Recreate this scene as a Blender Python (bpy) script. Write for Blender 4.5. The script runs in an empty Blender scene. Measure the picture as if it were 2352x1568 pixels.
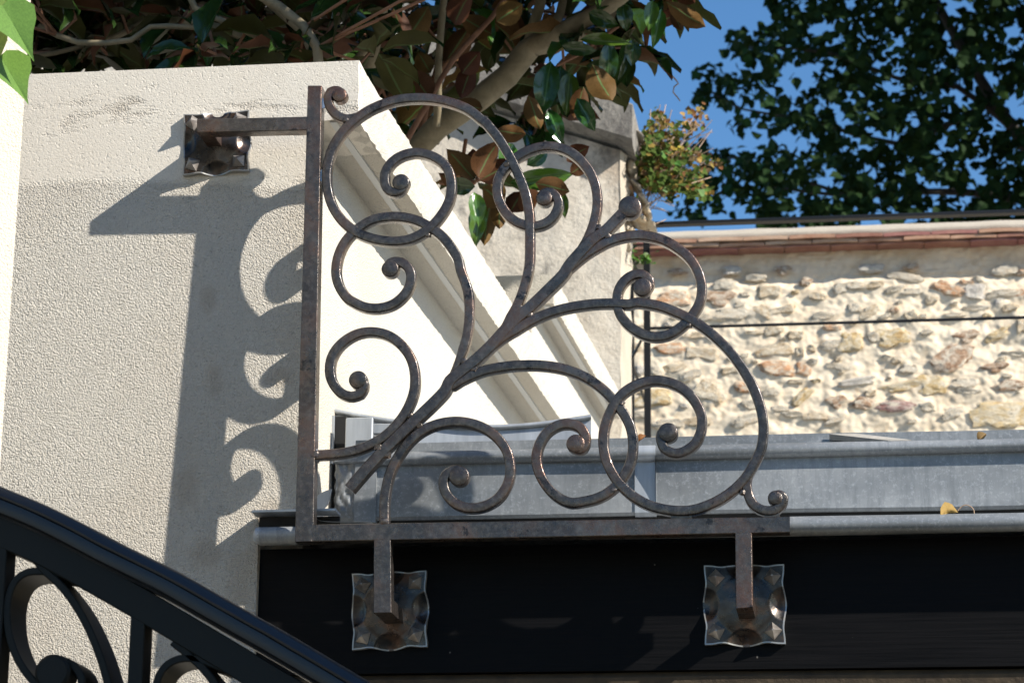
import bpy, math, random
from math import radians, sin, cos, pi, sqrt, exp
from mathutils import Vector, Matrix, noise
from bpy.types import Object

random.seed(7)
S = bpy.context.scene
COL = S.collection

# ------------------------------------------------------------------ camera, sky, sun, exposure
FOC = 5827.0                                   # focal length in units of a 2352 px wide frame
PITCH = math.atan((2450 - 784) / FOC)
YAW = radians(7.8)
ROLL = 0.009
CAM = Vector((0, 0, 1.6))
FW = Vector((-sin(YAW) * cos(PITCH), cos(YAW) * cos(PITCH), sin(PITCH)))
R0 = FW.cross(Vector((0, 0, 1))).normalized()
U0 = R0.cross(FW)
RT = R0 * cos(ROLL) + U0 * sin(ROLL)
UP = U0 * cos(ROLL) - R0 * sin(ROLL)
cam = bpy.data.cameras.new('camera')
cam.sensor_width = 36
cam.lens = FOC / 2352 * 36
cam.clip_start = 0.05
cam.clip_end = 6000
cam.dof.use_dof = True
cam.dof.focus_distance = 3.28
cam.dof.aperture_fstop = 17
camo = bpy.data.objects.new('camera', cam)
camo.matrix_world = Matrix(((RT.x, UP.x, -FW.x, CAM.x), (RT.y, UP.y, -FW.y, CAM.y),
                            (RT.z, UP.z, -FW.z, CAM.z), (0, 0, 0, 1)))
COL.objects.link(camo)
S.camera = camo

SUN = Vector((-0.769, 0.325, -0.551)).normalized()      # the way sunlight travels
wld = bpy.data.worlds.new('World')
S.world = wld
wld.use_nodes = True
wn = wld.node_tree
sky = wn.nodes.new('ShaderNodeTexSky')
sky.sky_type = 'NISHITA'
sky.sun_disc = False
sky.sun_elevation = math.asin(-SUN.z)
sky.sun_rotation = math.atan2(-SUN.x, -SUN.y)
sky.altitude = 100
sky.air_density = 1.0
sky.dust_density = 0.2
sky.ozone_density = 3.0
wn.nodes['Background'].inputs[1].default_value = 0.096
hs = wn.nodes.new('ShaderNodeHueSaturation')
hs.inputs['Saturation'].default_value = 1.2
wn.links.new(sky.outputs[0], hs.inputs['Color'])
wn.links.new(hs.outputs[0], wn.nodes['Background'].inputs[0])
sl = bpy.data.lights.new('sun', 'SUN')
sl.energy = 5.0
sl.angle = radians(0.53)
sl.color = (1.0, 0.945, 0.86)
slo = bpy.data.objects.new('sun', sl)
slo.rotation_euler = SUN.to_track_quat('-Z', 'Y').to_euler()
slo.location = (6, -4, 9)
COL.objects.link(slo)
S.view_settings.view_transform = 'Standard'
S.view_settings.look = 'None'
S.view_settings.exposure = 0.82
S.view_settings.gamma = 1
S.view_settings.use_curve_mapping = False


# ------------------------------------------------------------------ helpers
def ray(x, y):
    return FW + RT * ((x - 1176) / FOC) - UP * ((y - 784) / FOC)


def at(x, y, Y):
    """the real point of the vertical plane Y = const that stands behind picture point x, y"""
    d = ray(x, y)
    return CAM + d * (Y / d.y)


def on_plane(x, y, p, n):
    d = ray(x, y)
    return CAM + d * ((p - CAM).dot(n) / d.dot(n))


WN_MATS = []


class MB:
    def __init__(s):
        s.v, s.f = [], []

    def add(s, vs, fs):
        o = len(s.v)
        s.v += [tuple(p) for p in vs]
        s.f += [tuple(i + o for i in q) for q in fs]

    def box(s, x0, x1, y0, y1, z0, z1, b=0.0):
        if b <= 0:
            s.add([(x, y, z) for x in (x0, x1) for y in (y0, y1) for z in (z0, z1)],
                  [(0, 1, 3, 2), (4, 6, 7, 5), (0, 4, 5, 1), (2, 3, 7, 6), (0, 2, 6, 4), (1, 5, 7, 3)])
        else:
            s.prism([(x0 + b, z0), (x1 - b, z0), (x1, z0 + b), (x1, z1 - b), (x1 - b, z1), (x0 + b, z1), (x0, z1 - b),
                     (x0, z0 + b)], y0, y1, b)

    def prism(s, pts, y0, y1, b=0.0, d=Vector((0, 1, 0))):
        """outline in x,z swept along d from y0 to y1; front edge bevelled by b"""
        n = len(pts)
        cx = sum(p[0] for p in pts) / n
        cz = sum(p[1] for p in pts) / n
        rings = []
        if b > 0:
            ins = []
            for i, p in enumerate(pts):
                a, c = pts[i - 1], pts[(i + 1) % n]
                t = Vector((c[0] - a[0], c[1] - a[1])).normalized()
                q = Vector((-t.y, t.x))
                if q.dot(Vector((cx - p[0], cz - p[1]))) < 0:
                    q = -q
                ins.append((p[0] + q.x * b, p[1] + q.y * b))
            rings.append([(p[0] + d.x * 0, y0, p[1]) for p in ins])
            rings.append([(p[0] + d.x * b, y0 + b, p[1]) for p in pts])
        else:
            rings.append([(p[0], y0, p[1]) for p in pts])
        L = y1 - y0
        rings.append([(p[0] + d.x * L, y1, p[1]) for p in pts])
        vs = [v for r in rings for v in r]
        fs = [tuple(range(n)), tuple(reversed(range(len(vs) - n, len(vs))))]
        for k in range(len(rings) - 1):
            for i in range(n):
                j = (i + 1) % n
                fs.append((k * n + i, (k + 1) * n + i, (k + 1) * n + j, k * n + j))
        s.add(vs, fs)

    def bar(s, path, w, y0, D, b=0.0012, cap=True):
        """flat-fronted rectangular bar following a path of (x, z) in a plane of constant Y; w: width or list"""
        n = len(path)
        ws = w if isinstance(w, (list, tuple)) else [w] * n
        vs = []
        for i, p in enumerate(path):
            a = path[max(0, i - 1)]
            c = path[min(n - 1, i + 1)]
            t = Vector((c[0] - a[0], c[1] - a[1])).normalized()
            q = Vector((-t.y, t.x))
            h = ws[i] / 2
            for o, y in ((-h + b, 0), (h - b, 0), (h, b), (h, D - b), (h - b, D), (-h + b, D), (-h, D - b), (-h, b)):
                vs.append((p[0] + q.x * o, y0 + y, p[1] + q.y * o))
        fs = []
        for i in range(n - 1):
            for k in range(8):
                m = (k + 1) % 8
                fs.append((i * 8 + k, i * 8 + m, (i + 1) * 8 + m, (i + 1) * 8 + k))
        if cap:
            fs += [tuple(reversed(range(8))), tuple(range((n - 1) * 8, n * 8))]
        s.add(vs, fs)

    def disc(s, c, r, y0, D, b=0.0015, n=28, dome=0.0):
        vs = []
        for rr, y in ((r - b, y0), (r, y0 + b), (r, y0 + D - b), (r - b, y0 + D)):
            for k in range(n):
                a = 2 * pi * k / n
                vs.append((c[0] + rr * cos(a), y, c[1] + rr * sin(a)))
        fs = []
        for k in range(3):
            for i in range(n):
                j = (i + 1) % n
                fs.append((k * n + i, k * n + j, (k + 1) * n + j, (k + 1) * n + i))
        fs.append(tuple(reversed(range(3 * n, 4 * n))))
        vs.append((c[0], y0 - dome, c[1]))
        for i in range(n):
            fs.append((4 * n, (i + 1) % n, i))
        s.add(vs, fs)

    def tube(s, pts, r, n=8, cap=True):
        m = len(pts)
        rs = r if isinstance(r, (list, tuple)) else [r] * m
        pts = [Vector(p) for p in pts]
        ref = Vector((0.13, 0.37, 0.92))
        vs = []
        for i, p in enumerate(pts):
            t = (pts[min(m - 1, i + 1)] - pts[max(0, i - 1)]).normalized()
            a = t.cross(ref)
            if a.length < 0.05:
                a = t.cross(Vector((1, 0, 0)))
            a.normalize()
            c = t.cross(a)
            for k in range(n):
                g = 2 * pi * k / n
                vs.append(p + (a * cos(g) + c * sin(g)) * rs[i])
        fs = []
        for i in range(m - 1):
            for k in range(n):
                q = (k + 1) % n
                fs.append((i * n + k, i * n + q, (i + 1) * n + q, (i + 1) * n + k))
        if cap:
            fs += [tuple(reversed(range(n))), tuple(range((m - 1) * n, m * n))]
        s.add(vs, fs)

    def extrude_x(s, prof, x0, x1, nx=1, wob=0.0, closed=True, seed=0):
        """profile of (y, z) swept along x, optionally slightly uneven"""
        n = len(prof)
        vs = []
        for i in range(nx + 1):
            x = x0 + (x1 - x0) * i / nx
            for k, (y, z) in enumerate(prof):
                e = wob * noise.noise(Vector((x * 3 + seed, k * 0.2, 0)))
                g = wob * noise.noise(Vector((x * 3 + seed, k * 0.2, 9)))
                vs.append((x, y + e, z + g))
        fs = []
        for i in range(nx):
            for k in range(n if closed else n - 1):
                q = (k + 1) % n
                fs.append((i * n + k, i * n + q, (i + 1) * n + q, (i + 1) * n + k))
        if closed:
            fs += [tuple(reversed(range(n))), tuple(range(nx * n, (nx + 1) * n))]
        s.add(vs, fs)

    def mesh(s, name, mat, smooth=None):
        me = bpy.data.meshes.new(name)
        me.from_pydata(s.v, [], s.f)
        if mat:
            me.materials.append(mat)
        if smooth is not None:
            for p in me.polygons:
                p.use_smooth = True
            me.set_sharp_from_angle(angle=radians(smooth))
        import bmesh
        bm = bmesh.new()
        bm.from_mesh(me)
        bmesh.ops.recalc_face_normals(bm, faces=bm.faces)
        bm.to_mesh(me)
        bm.free()
        return me

    def build(s, name, mat, parent=None, smooth=None):
        o = link(name, s.mesh(name, mat, 50 if mat in WN_MATS else smooth), parent)
        if mat in WN_MATS:
            w = o.modifiers.new('weighted_normal', 'WEIGHTED_NORMAL')
            w.weight = 100
            w.keep_sharp = True
        return o


def link(name, me, parent=None, M=None):
    o = bpy.data.objects.new(name, me)
    COL.objects.link(o)
    if parent is not None:
        o.parent = parent
        o.matrix_parent_inverse = Matrix.Translation(parent.location).inverted() if parent.parent is None and parent.data is None else Matrix()
    if M is not None:
        o.matrix_local = M if parent is None else (o.matrix_parent_inverse.inverted() @ Matrix() if False else M)
    return o


def thing(name, label, cat, loc=(0, 0, 0), group=None):
    o = bpy.data.objects.new(name, None)
    o.empty_display_size = 0.1
    COL.objects.link(o)
    o.location = loc
    tag(o, label, cat, group, 'thing')
    return o


def tag(o, label=None, cat=None, group=None, kind=None):
    for k, v in (('label', label), ('category', cat), ('group', group), ('kind', kind)):
        if v:
            o[k] = v
    return o


def spline(pts, step=0.005, closed=False):
    """Catmull-Rom through the points (2-D or 3-D), evenly stepped"""
    P = [Vector(p) for p in pts]
    out = []
    n = len(P)
    for i in range(n - 1):
        a, b, c, d = P[max(0, i - 1)], P[i], P[i + 1], P[min(n - 1, i + 2)]
        if i == 0:
            a = b * 2 - c
        if i == n - 2:
            d = c * 2 - b
        m = max(1, int((c - b).length / step))
        for k in range(m):
            t = k / m
            out.append(0.5 * ((2 * b) + (c - a) * t + (2 * a - 5 * b + 4 * c - d) * t * t + (3 * b - a - 3 * c + d) * t ** 3))
    out.append(P[-1])
    return out


# ------------------------------------------------------------------ materials
class Mat:
    def __init__(s, name, rough=0.5, metal=0.0, base=(0.5, 0.5, 0.5)):
        s.m = bpy.data.materials.new(name)
        s.m.use_nodes = True
        s.t = s.m.node_tree
        s.p = s.t.nodes['Principled BSDF']
        s.p.inputs['Roughness'].default_value = rough
        s.p.inputs['Metallic'].default_value = metal
        s.p.inputs['Base Color'].default_value = (*base, 1)
        s.co = s.n('ShaderNodeTexCoord')

    def n(s, typ, **kw):
        nd = s.t.nodes.new(typ)
        for k, v in kw.items():
            setattr(nd, k, v)
        return nd

    def l(s, a, b):
        s.t.links.new(a, b)

    def noise(s, scale, detail=4, rough=0.55, dist=0.0, stretch=None, kind='noise'):
        src = s.co.outputs['Object']
        if stretch:
            mp = s.n('ShaderNodeMapping')
            mp.inputs['Scale'].default_value = stretch
            s.l(src, mp.inputs[0])
            src = mp.outputs[0]
        if kind == 'voronoi':
            nd = s.n('ShaderNodeTexVoronoi')
            nd.inputs['Scale'].default_value = scale
            s.l(src, nd.inputs['Vector'])
            return nd.outputs['Distance']
        nd = s.n('ShaderNodeTexNoise')
        nd.inputs['Scale'].default_value = scale
        nd.inputs['Detail'].default_value = detail
        nd.inputs['Roughness'].default_value = rough
        nd.inputs['Distortion'].default_value = dist
        s.l(src, nd.inputs['Vector'])
        return nd.outputs['Fac']

    def ramp(s, fac, stops, interp='LINEAR'):
        r = s.n('ShaderNodeValToRGB')
        r.color_ramp.interpolation = interp
        e = r.color_ramp.elements
        while len(e) < len(stops):
            e.new(0.5)
        for k, (p, c) in enumerate(stops):
            e[k].position = p
            e[k].color = (*c, 1) if isinstance(c, tuple) else (c, c, c, 1)
        s.l(fac, r.inputs[0])
        return r.outputs[0]

    def mix(s, fac, a, b, blend='MIX'):
        x = s.n('ShaderNodeMix', data_type='RGBA', blend_type=blend)
        for sock, v in ((x.inputs[0], fac), (x.inputs[6], a), (x.inputs[7], b)):
            if isinstance(v, bpy.types.NodeSocket):
                s.l(v, sock)
            elif isinstance(v, tuple):
                sock.default_value = (*v, 1)
            else:
                sock.default_value = v
        return x.outputs[2]

    def math(s, op, a, b=0.0, c=None, clamp=False):
        x = s.n('ShaderNodeMath', operation=op, use_clamp=clamp)
        for k, v in enumerate((a, b) if c is None else (a, b, c)):
            if isinstance(v, bpy.types.NodeSocket):
                s.l(v, x.inputs[k])
            else:
                x.inputs[k].default_value = v
        return x.outputs[0]

    def bump(s, h, strength=0.5, dist=0.002, prev=None):
        b = s.n('ShaderNodeBump')
        if isinstance(strength, bpy.types.NodeSocket):
            s.l(strength, b.inputs['Strength'])
        else:
            b.inputs['Strength'].default_value = strength
        b.inputs['Distance'].default_value = dist
        s.l(h, b.inputs['Height'])
        if prev is not None:
            s.l(prev, b.inputs['Normal'])
        s.l(b.outputs[0], s.p.inputs['Normal'])
        return b.outputs[0]

    def color(s, c):
        s.l(c, s.p.inputs['Base Color'])

    def rough(s, c):
        s.l(c, s.p.inputs['Roughness'])

    def sep(s):
        x = s.n('ShaderNodeSeparateXYZ')
        s.l(s.co.outputs['Object'], x.inputs[0])
        return x.outputs


def m_iron():
    m = Mat('forged_iron', 0.4, 0.8)
    a = m.noise(13, 7, 0.68, 0.3)
    c = m.ramp(a, [(0.30, (0.050, 0.044, 0.039)), (0.46, (0.090, 0.078, 0.068)), (0.56, (0.135, 0.086, 0.064)),
                   (0.66, (0.115, 0.103, 0.092))])
    z = m.noise(5.0, 4, 0.6, 0.3)
    c = m.mix(m.ramp(z, [(0.44, 0.7), (0.50, 0.0)]), c, (0.052, 0.049, 0.047))
    c = m.mix(m.ramp(z, [(0.57, 0.0), (0.64, 0.7)]), c, (0.17, 0.080, 0.050))
    p = m.noise(17, 6, 0.7, 0.1)
    black = m.ramp(p, [(0.605, 0.0), (0.63, 0.85)])
    c = m.mix(black, c, (0.018, 0.017, 0.017))
    g = m.noise(120, 4, 0.7)
    c = m.mix(m.ramp(g, [(0.45, 0.0), (0.72, 0.55)]), c, (0.21, 0.18, 0.15))
    m.color(c)
    m.rough(m.ramp(m.noise(48, 5, 0.65), [(0.3, 0.20), (0.7, 0.44)]))
    b = m.bump(m.noise(40, 4, 0.55), 0.75, 0.0024)
    m.bump(m.noise(420, 3, 0.75), 0.7, 0.0008, b)
    m.p.inputs['Coat Weight'].default_value = 0.35
    m.p.inputs['Coat Roughness'].default_value = 0.12
    return m.m


def m_steel_plate():
    m = Mat('hammered_plate', 0.32, 0.9)
    a = m.noise(26, 5, 0.6)
    c = m.ramp(a, [(0.3, (0.035, 0.032, 0.030)), (0.5, (0.075, 0.067, 0.060)), (0.62, (0.13, 0.080, 0.058)),
                   (0.74, (0.22, 0.205, 0.19))])
    m.color(c)
    m.rough(m.ramp(m.noise(70, 4), [(0.3, 0.18), (0.7, 0.42)]))
    b = m.bump(m.noise(60, 4, 0.6), 0.4, 0.0014)
    m.bump(m.noise(500, 3, 0.7), 0.3, 0.0005, b)
    return m.m


def m_black(name='black_paint', base=(0.012, 0.012, 0.014), rough=0.42, sc=300):
    m = Mat(name, rough, 0.0, base)
    m.bump(m.noise(sc, 3, 0.6), 0.25, 0.0006)
    m.p.inputs['Specular IOR Level'].default_value = 0.5
    return m.m


def m_beam():
    m = Mat('black_stained_timber', 0.5)
    m.p.inputs['Specular IOR Level'].default_value = 0.10
    g = m.noise(30, 5, 0.6, 0.3, (0.25, 1, 9))
    m.color(m.ramp(g, [(0.3, (0.002, 0.002, 0.0022)), (0.75, (0.0055, 0.0052, 0.0058))]))
    k = m.noise(75, 1, 0.5)
    dust = m.ramp(k, [(0.80, 0.0), (0.82, 0.5)])
    m.color(m.mix(dust, m.ramp(g, [(0.3, (0.002, 0.002, 0.0022)), (0.75, (0.0055, 0.0052, 0.0058))]), (0.3, 0.28, 0.25)))
    m.rough(m.ramp(g, [(0.2, 0.42), (0.8, 0.62)]))
    m.bump(g, 0.35, 0.0015)
    return m.m


STAINS = []
for px_, py_, rx_, rz_ in ((492, 880, 0.022, 0.035), (478, 690, 0.018, 0.03), (430, 1130, 0.025, 0.05), (640, 870, 0.03, 0.02), (470, 1270, 0.03, 0.03), (560, 1340, 0.04, 0.09), (620, 1200, 0.03, 0.05)):
    p_ = at(px_, py_, 3.175)
    STAINS.append((p_.x, p_.z, rx_, rz_))


def stucco(name, pale, warm, amp=1.0, smooth_zone=False, patchy=0.5):
    m = Mat(name, 0.92)
    m.p.inputs['Specular IOR Level'].default_value = 0.15
    big = m.noise(2.6, 5, 0.6, 0.6)
    c = m.mix(m.ramp(big, [(0.42, 0.0), (0.72, patchy)]), pale, warm)
    st = m.noise(7, 5, 0.65, 0.3)
    c = m.mix(m.ramp(st, [(0.60, 0.0), (0.74, 0.35 * patchy)]), c, tuple(v * 0.62 for v in warm))
    sp = m.noise(330, 2, 0.6)
    c = m.mix(m.ramp(sp, [(0.64, 0.0), (0.72, 0.55)]), c, tuple(v * 0.42 for v in warm))
    fs_ = m.noise(480, 2, 0.7)
    c = m.mix(m.ramp(fs_, [(0.35, 0.30), (0.55, 0.0)]), c, tuple(v * 0.6 for v in pale))
    if smooth_zone:
        x, y, z = m.sep()
        nz = m.noise(16, 4, 0.7)
        for sx_, sz_, rx_, rz_ in STAINS:
            d = m.math('ADD', m.math('POWER', m.math('ABSOLUTE', m.math('DIVIDE', m.math('SUBTRACT', x, sx_), rx_)), 2.0),
                       m.math('POWER', m.math('ABSOLUTE', m.math('DIVIDE', m.math('SUBTRACT', z, sz_), rz_)), 2.0))
            k_ = m.ramp(m.math('ADD', m.math('SUBTRACT', 1.0, d), m.math('MULTIPLY', m.math('SUBTRACT', nz, 0.5), 2.2)), [(0.35, 0.0), (0.95, 0.30)])
            c = m.mix(k_, c, (0.42, 0.32, 0.22))
    m.color(c)
    grain = m.noise(560, 2, 0.7)
    vz = m.math('SUBTRACT', 1.0, m.noise(400, kind='voronoi'))
    lump = m.math('ADD', m.math('MULTIPLY', vz, 0.45), m.math('MULTIPLY', m.noise(290, 3, 0.7), 0.8))
    if smooth_zone:
        x, y, z = m.sep()
        # the float-smoothed band at the top of the wall, with a sagging lower edge
        w = m.math('MULTIPLY', m.math('SUBTRACT', m.noise(1.7, 2), 0.5), 0.10)
        zz = m.math('ADD', z, w)
        top = m.math('MULTIPLY', m.math('SUBTRACT', zz, 2.745), 90, clamp=True)
        # torn, rough patches inside the band: near the top edge and scattered
        n1 = m.noise(9, 5, 0.7, 0.5, (0.55, 1, 1.5))
        hi = m.math('SUBTRACT', 1.0, m.math('MULTIPLY', m.math('ABSOLUTE', m.math('SUBTRACT', zz, 2.865)), 34), clamp=True)
        torn = m.ramp(m.math('ADD', n1, m.math('MULTIPLY', hi, 0.13)), [(0.60, 0.0), (0.70, 1.0)])
        k = m.math('MULTIPLY', top, m.math('SUBTRACT', 1.0, m.math('MULTIPLY', torn, 0.9)))
        # small pits in the smooth band
        pits = m.ramp(m.noise(190, 2, 0.5), [(0.62, 1.0), (0.68, 0.0)])
        strength = m.math('SUBTRACT', 1.0, m.math('MULTIPLY', k, 0.85))
        b = m.bump(lump, m.math('MULTIPLY', strength, 1.0 * amp), 0.0042)
        b = m.bump(grain, m.math('MULTIPLY', strength, 0.95 * amp), 0.002, b)
        b = m.bump(pits, m.math('MULTIPLY', k, 0.35), 0.0014, b)
        edge = m.math('MULTIPLY', torn, top)
        m.bump(m.math('SUBTRACT', 1.0, edge), 0.45, 0.0016, b)
        c2 = m.mix(m.math('MULTIPLY', m.math('MULTIPLY', torn, top), 0.35), c, tuple(v * 0.6 for v in warm))
        m.color(c2)
    else:
        b = m.bump(lump, 0.9 * amp, 0.003)
        m.bump(grain, 0.9 * amp, 0.0016, b)
    return m.m


def m_zinc():
    m = Mat('weathered_zinc', 0.5, 0.35)
    a = m.noise(6, 5, 0.6, 0, (0.5, 1, 1.6))
    c = m.ramp(a, [(0.35, (0.18, 0.19, 0.195)), (0.5, (0.26, 0.273, 0.28)), (0.65, (0.35, 0.363, 0.37))])
    s3 = m.noise(40, 5, 0.7, 0.1, (2.4, 1, 0.35))
    c = m.mix(m.ramp(s3, [(0.45, 0.0), (0.66, 0.6)]), c, (0.17, 0.185, 0.195))
    s2 = m.noise(190, 4, 0.78)
    c = m.mix(m.ramp(s2, [(0.52, 0.0), (0.68, 0.45)]), c, (0.50, 0.52, 0.535))
    m.color(c)
    m.rough(m.ramp(a, [(0.3, 0.40), (0.7, 0.55)]))
    b = m.bump(m.noise(9, 3, 0.5), 0.3, 0.004)
    m.bump(s2, 0.2, 0.0004, b)
    return m.m


def m_bright_zinc():
    m = Mat('new_zinc_sheet', 0.45, 0.5)
    a = m.noise(12, 5, 0.65, 0, (3.5, 1, 0.4))
    m.color(m.ramp(a, [(0.3, (0.36, 0.385, 0.41)), (0.7, (0.54, 0.57, 0.60))]))
    m.bump(m.noise(10, 3, 0.5), 0.35, 0.004)
    return m.m


LP = at(1300, 440, 5.95)
LICHEN = LP.z + 0.30 * LP.x


def m_old_plaster():
    m = Mat('weathered_grey_render', 0.95)
    m.p.inputs['Specular IOR Level'].default_value = 0.1
    x, y, z = m.sep()
    a = m.noise(3.2, 6, 0.65, 0.4)
    c = m.ramp(a, [(0.35, (0.54, 0.475, 0.385)), (0.5, (0.63, 0.575, 0.485)), (0.65, (0.47, 0.39, 0.30))])
    # lichen and soot near the coping
    l = m.noise(8, 6, 0.7, 0.6, (1, 1, 0.6))
    # distance below the raking top edge
    top = m.math('ADD', z, m.math('MULTIPLY', x, 0.30))
    hi = m.math('MULTIPLY', m.math('SUBTRACT', top, LICHEN), 3.0, clamp=True)
    k = m.ramp(m.math('ADD', m.math('MULTIPLY', hi, 0.34), l), [(0.60, 0.0), (0.80, 0.92)])
    c = m.mix(k, c, (0.085, 0.078, 0.072))
    sp = m.noise(95, 4, 0.7)
    c = m.mix(m.math('MULTIPLY', m.ramp(sp, [(0.50, 0.0), (0.66, 0.8)]), m.ramp(m.math('ADD', m.math('MULTIPLY', hi, 0.4), l), [(0.5, 0.1), (0.8, 1.0)])), c, (0.16, 0.145, 0.125))
    m.color(c)
    b = m.bump(m.noise(14, 6, 0.6), 0.6, 0.012)
    m.bump(m.noise(120, 4, 0.7), 0.6, 0.003, b)
    return m.m


def m_mortar():
    m = Mat('lime_mortar', 0.95)
    m.p.inputs['Specular IOR Level'].default_value = 0.1
    a = m.noise(5, 6, 0.7, 0.5)
    x, y, z = m.sep()
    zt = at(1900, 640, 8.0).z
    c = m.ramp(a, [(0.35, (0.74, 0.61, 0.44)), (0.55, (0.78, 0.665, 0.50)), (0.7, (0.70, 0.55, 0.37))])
    # ochre-mottled band of render under the tiles
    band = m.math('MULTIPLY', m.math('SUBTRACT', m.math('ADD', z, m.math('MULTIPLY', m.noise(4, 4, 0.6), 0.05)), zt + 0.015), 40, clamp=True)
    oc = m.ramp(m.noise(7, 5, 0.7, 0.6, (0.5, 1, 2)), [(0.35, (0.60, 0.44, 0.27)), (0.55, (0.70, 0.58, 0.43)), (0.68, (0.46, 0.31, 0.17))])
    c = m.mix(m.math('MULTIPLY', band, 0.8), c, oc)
    c = m.mix(m.ramp(m.noise(11, 6, 0.75, 0.8), [(0.52, 0.0), (0.68, 0.6)]), c, (0.58, 0.41, 0.24))
    m.color(c)
    b = m.bump(m.noise(26, 5, 0.6, 0.6, (0.6, 1, 1.3)), 0.35, 0.005)
    m.bump(m.noise(170, 3, 0.7), 0.4, 0.002, b)
    return m.m


def m_stone(name, c1, c2, c3):
    m = Mat(name, 0.9)
    m.p.inputs['Specular IOR Level'].default_value = 0.15
    info = m.n('ShaderNodeObjectInfo')
    w = m.math('MULTIPLY', info.outputs['Random'], 60.0)

    def nz(sc, det, ro, di=0.0):
        nd = m.n('ShaderNodeTexNoise', noise_dimensions='4D')
        nd.inputs['Scale'].default_value = sc
        nd.inputs['Detail'].default_value = det
        nd.inputs['Roughness'].default_value = ro
        nd.inputs['Distortion'].default_value = di
        m.l(m.co.outputs['Object'], nd.inputs['Vector'])
        m.l(w, nd.inputs['W'])
        return nd.outputs['Fac']
    c = m.ramp(nz(1.5, 7, 0.74, 0.6), [(0.36, c2), (0.45, c1), (0.54, c3), (0.60, (0.76, 0.67, 0.52))])
    c = m.mix(m.ramp(nz(5.5, 5, 0.75, 0.8), [(0.58, 0.0), (0.68, 0.85)]), c, tuple(v * 0.5 for v in c2))
    m.color(c)
    b = m.bump(nz(2.6, 5, 0.7, 0.4), 0.8, 0.012)
    m.bump(nz(9, 4, 0.75), 0.8, 0.004, b)
    return m.m


def m_tile(name, c1, c2):
    m = Mat(name, 0.85)
    c = m.ramp(m.noise(16, 5, 0.65), [(0.35, c1), (0.65, c2)])
    m.color(c)
    m.bump(m.noise(80, 4, 0.6), 0.5, 0.003)
    return m.m


def m_leaf(name, top, under, rough=0.28, trans=0.0, spec=0.5):
    m = Mat(name, rough)
    geo = m.n('ShaderNodeNewGeometry')
    info = m.n('ShaderNodeObjectInfo')
    x, y, z = m.sep()
    v = m.noise(30, 3, 0.5)
    t = m.mix(m.ramp(v, [(0.35, 0.0), (0.7, 0.5)]), top, tuple(k * 1.7 for k in top))
    u = m.mix(m.ramp(v, [(0.35, 0.0), (0.7, 0.6)]), under, tuple(k * 0.45 for k in under))
    sp_ = m.math('SUBTRACT', spec, m.math('MULTIPLY', geo.outputs['Backfacing'], spec * 0.8))
    m.l(sp_, m.p.inputs['Specular IOR Level'])
    c = m.mix(geo.outputs['Backfacing'], t, u)
    at_ = m.n('ShaderNodeAttribute', attribute_name='across')
    da = m.math('ABSOLUTE', m.math('SUBTRACT', at_.outputs['Fac'], 1.5))
    c = m.mix(m.ramp(da, [(0.018, 0.6), (0.045, 0.0)]), c, tuple(min(1, k * 2.6 + 0.03) for k in top))
    h = m.n('ShaderNodeHueSaturation')
    m.l(c, h.inputs['Color'])
    m.l(m.math('ADD', 0.72, m.math('MULTIPLY', info.outputs['Random'], 0.6)), h.inputs['Value'])
    m.l(m.math('ADD', 0.475, m.math('MULTIPLY', info.outputs['Random'], 0.05)), h.inputs['Hue'])
    m.color(h.outputs[0])
    m.rough(m.math('ADD', rough, m.math('MULTIPLY', geo.outputs['Backfacing'], 0.4)))
    if trans:
        m.p.inputs['Subsurface Weight'].default_value = 0
        tr = m.n('ShaderNodeBsdfTranslucent')
        m.l(h.outputs[0], tr.inputs[0])
        mx = m.n('ShaderNodeMixShader')
        mx.inputs[0].default_value = trans
        out = m.t.nodes['Material Output']
        m.l(m.p.outputs[0], mx.inputs[1])
        m.l(tr.outputs[0], mx.inputs[2])
        m.l(mx.outputs[0], out.inputs[0])
    return m.m


def m_bark(name, a, b, sc=30):
    m = Mat(name, 0.85)
    n_ = m.noise(sc, 5, 0.65, 0.3)
    m.color(m.ramp(n_, [(0.3, a), (0.7, b)]))
    m.bump(m.noise(sc * 3, 5, 0.7), 0.5, 0.003)
    return m.m


IRON = m_iron()
WN_MATS.append(IRON)
PLATE = m_steel_plate()
BLACK = m_black('black_paint_satin', (0.016, 0.016, 0.017), 0.34)
BLACKM = m_black('black_paint_dull', (0.017, 0.017, 0.014), 0.5)
BLACKM.node_tree.nodes['Principled BSDF'].inputs['Specular IOR Level'].default_value = 0.18
RAILP = m_black('dark_grey_rail_paint', (0.010, 0.0115, 0.014), 0.5)
RAILP.node_tree.nodes['Principled BSDF'].inputs['Specular IOR Level'].default_value = 0.25
BEAM = m_beam()
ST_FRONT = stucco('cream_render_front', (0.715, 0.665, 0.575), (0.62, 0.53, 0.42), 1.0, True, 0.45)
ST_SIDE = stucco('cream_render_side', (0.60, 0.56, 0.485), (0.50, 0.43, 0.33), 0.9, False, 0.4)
ST_NEAR = stucco('cream_render_near', (0.66, 0.60, 0.50), (0.58, 0.50, 0.38), 0.7, False, 0.3)
ZINC = m_zinc()
ZNEW = m_bright_zinc()
OLD = m_old_plaster()
oc_ = Mat('sooty_coping_cement', 0.95)
oc_.p.inputs['Specular IOR Level'].default_value = 0.1
c_ = oc_.ramp(oc_.noise(9, 6, 0.7, 0.4), [(0.35, (0.13, 0.12, 0.11)), (0.5, (0.22, 0.205, 0.18)), (0.68, (0.36, 0.335, 0.29))])
c_ = oc_.mix(oc_.ramp(oc_.noise(60, 4, 0.7), [(0.5, 0.0), (0.7, 0.6)]), c_, (0.08, 0.075, 0.07))
oc_.color(c_)
oc_.bump(oc_.noise(60, 5, 0.7), 0.7, 0.006)
OLDC = oc_.m
MORTAR = m_mortar()
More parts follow.
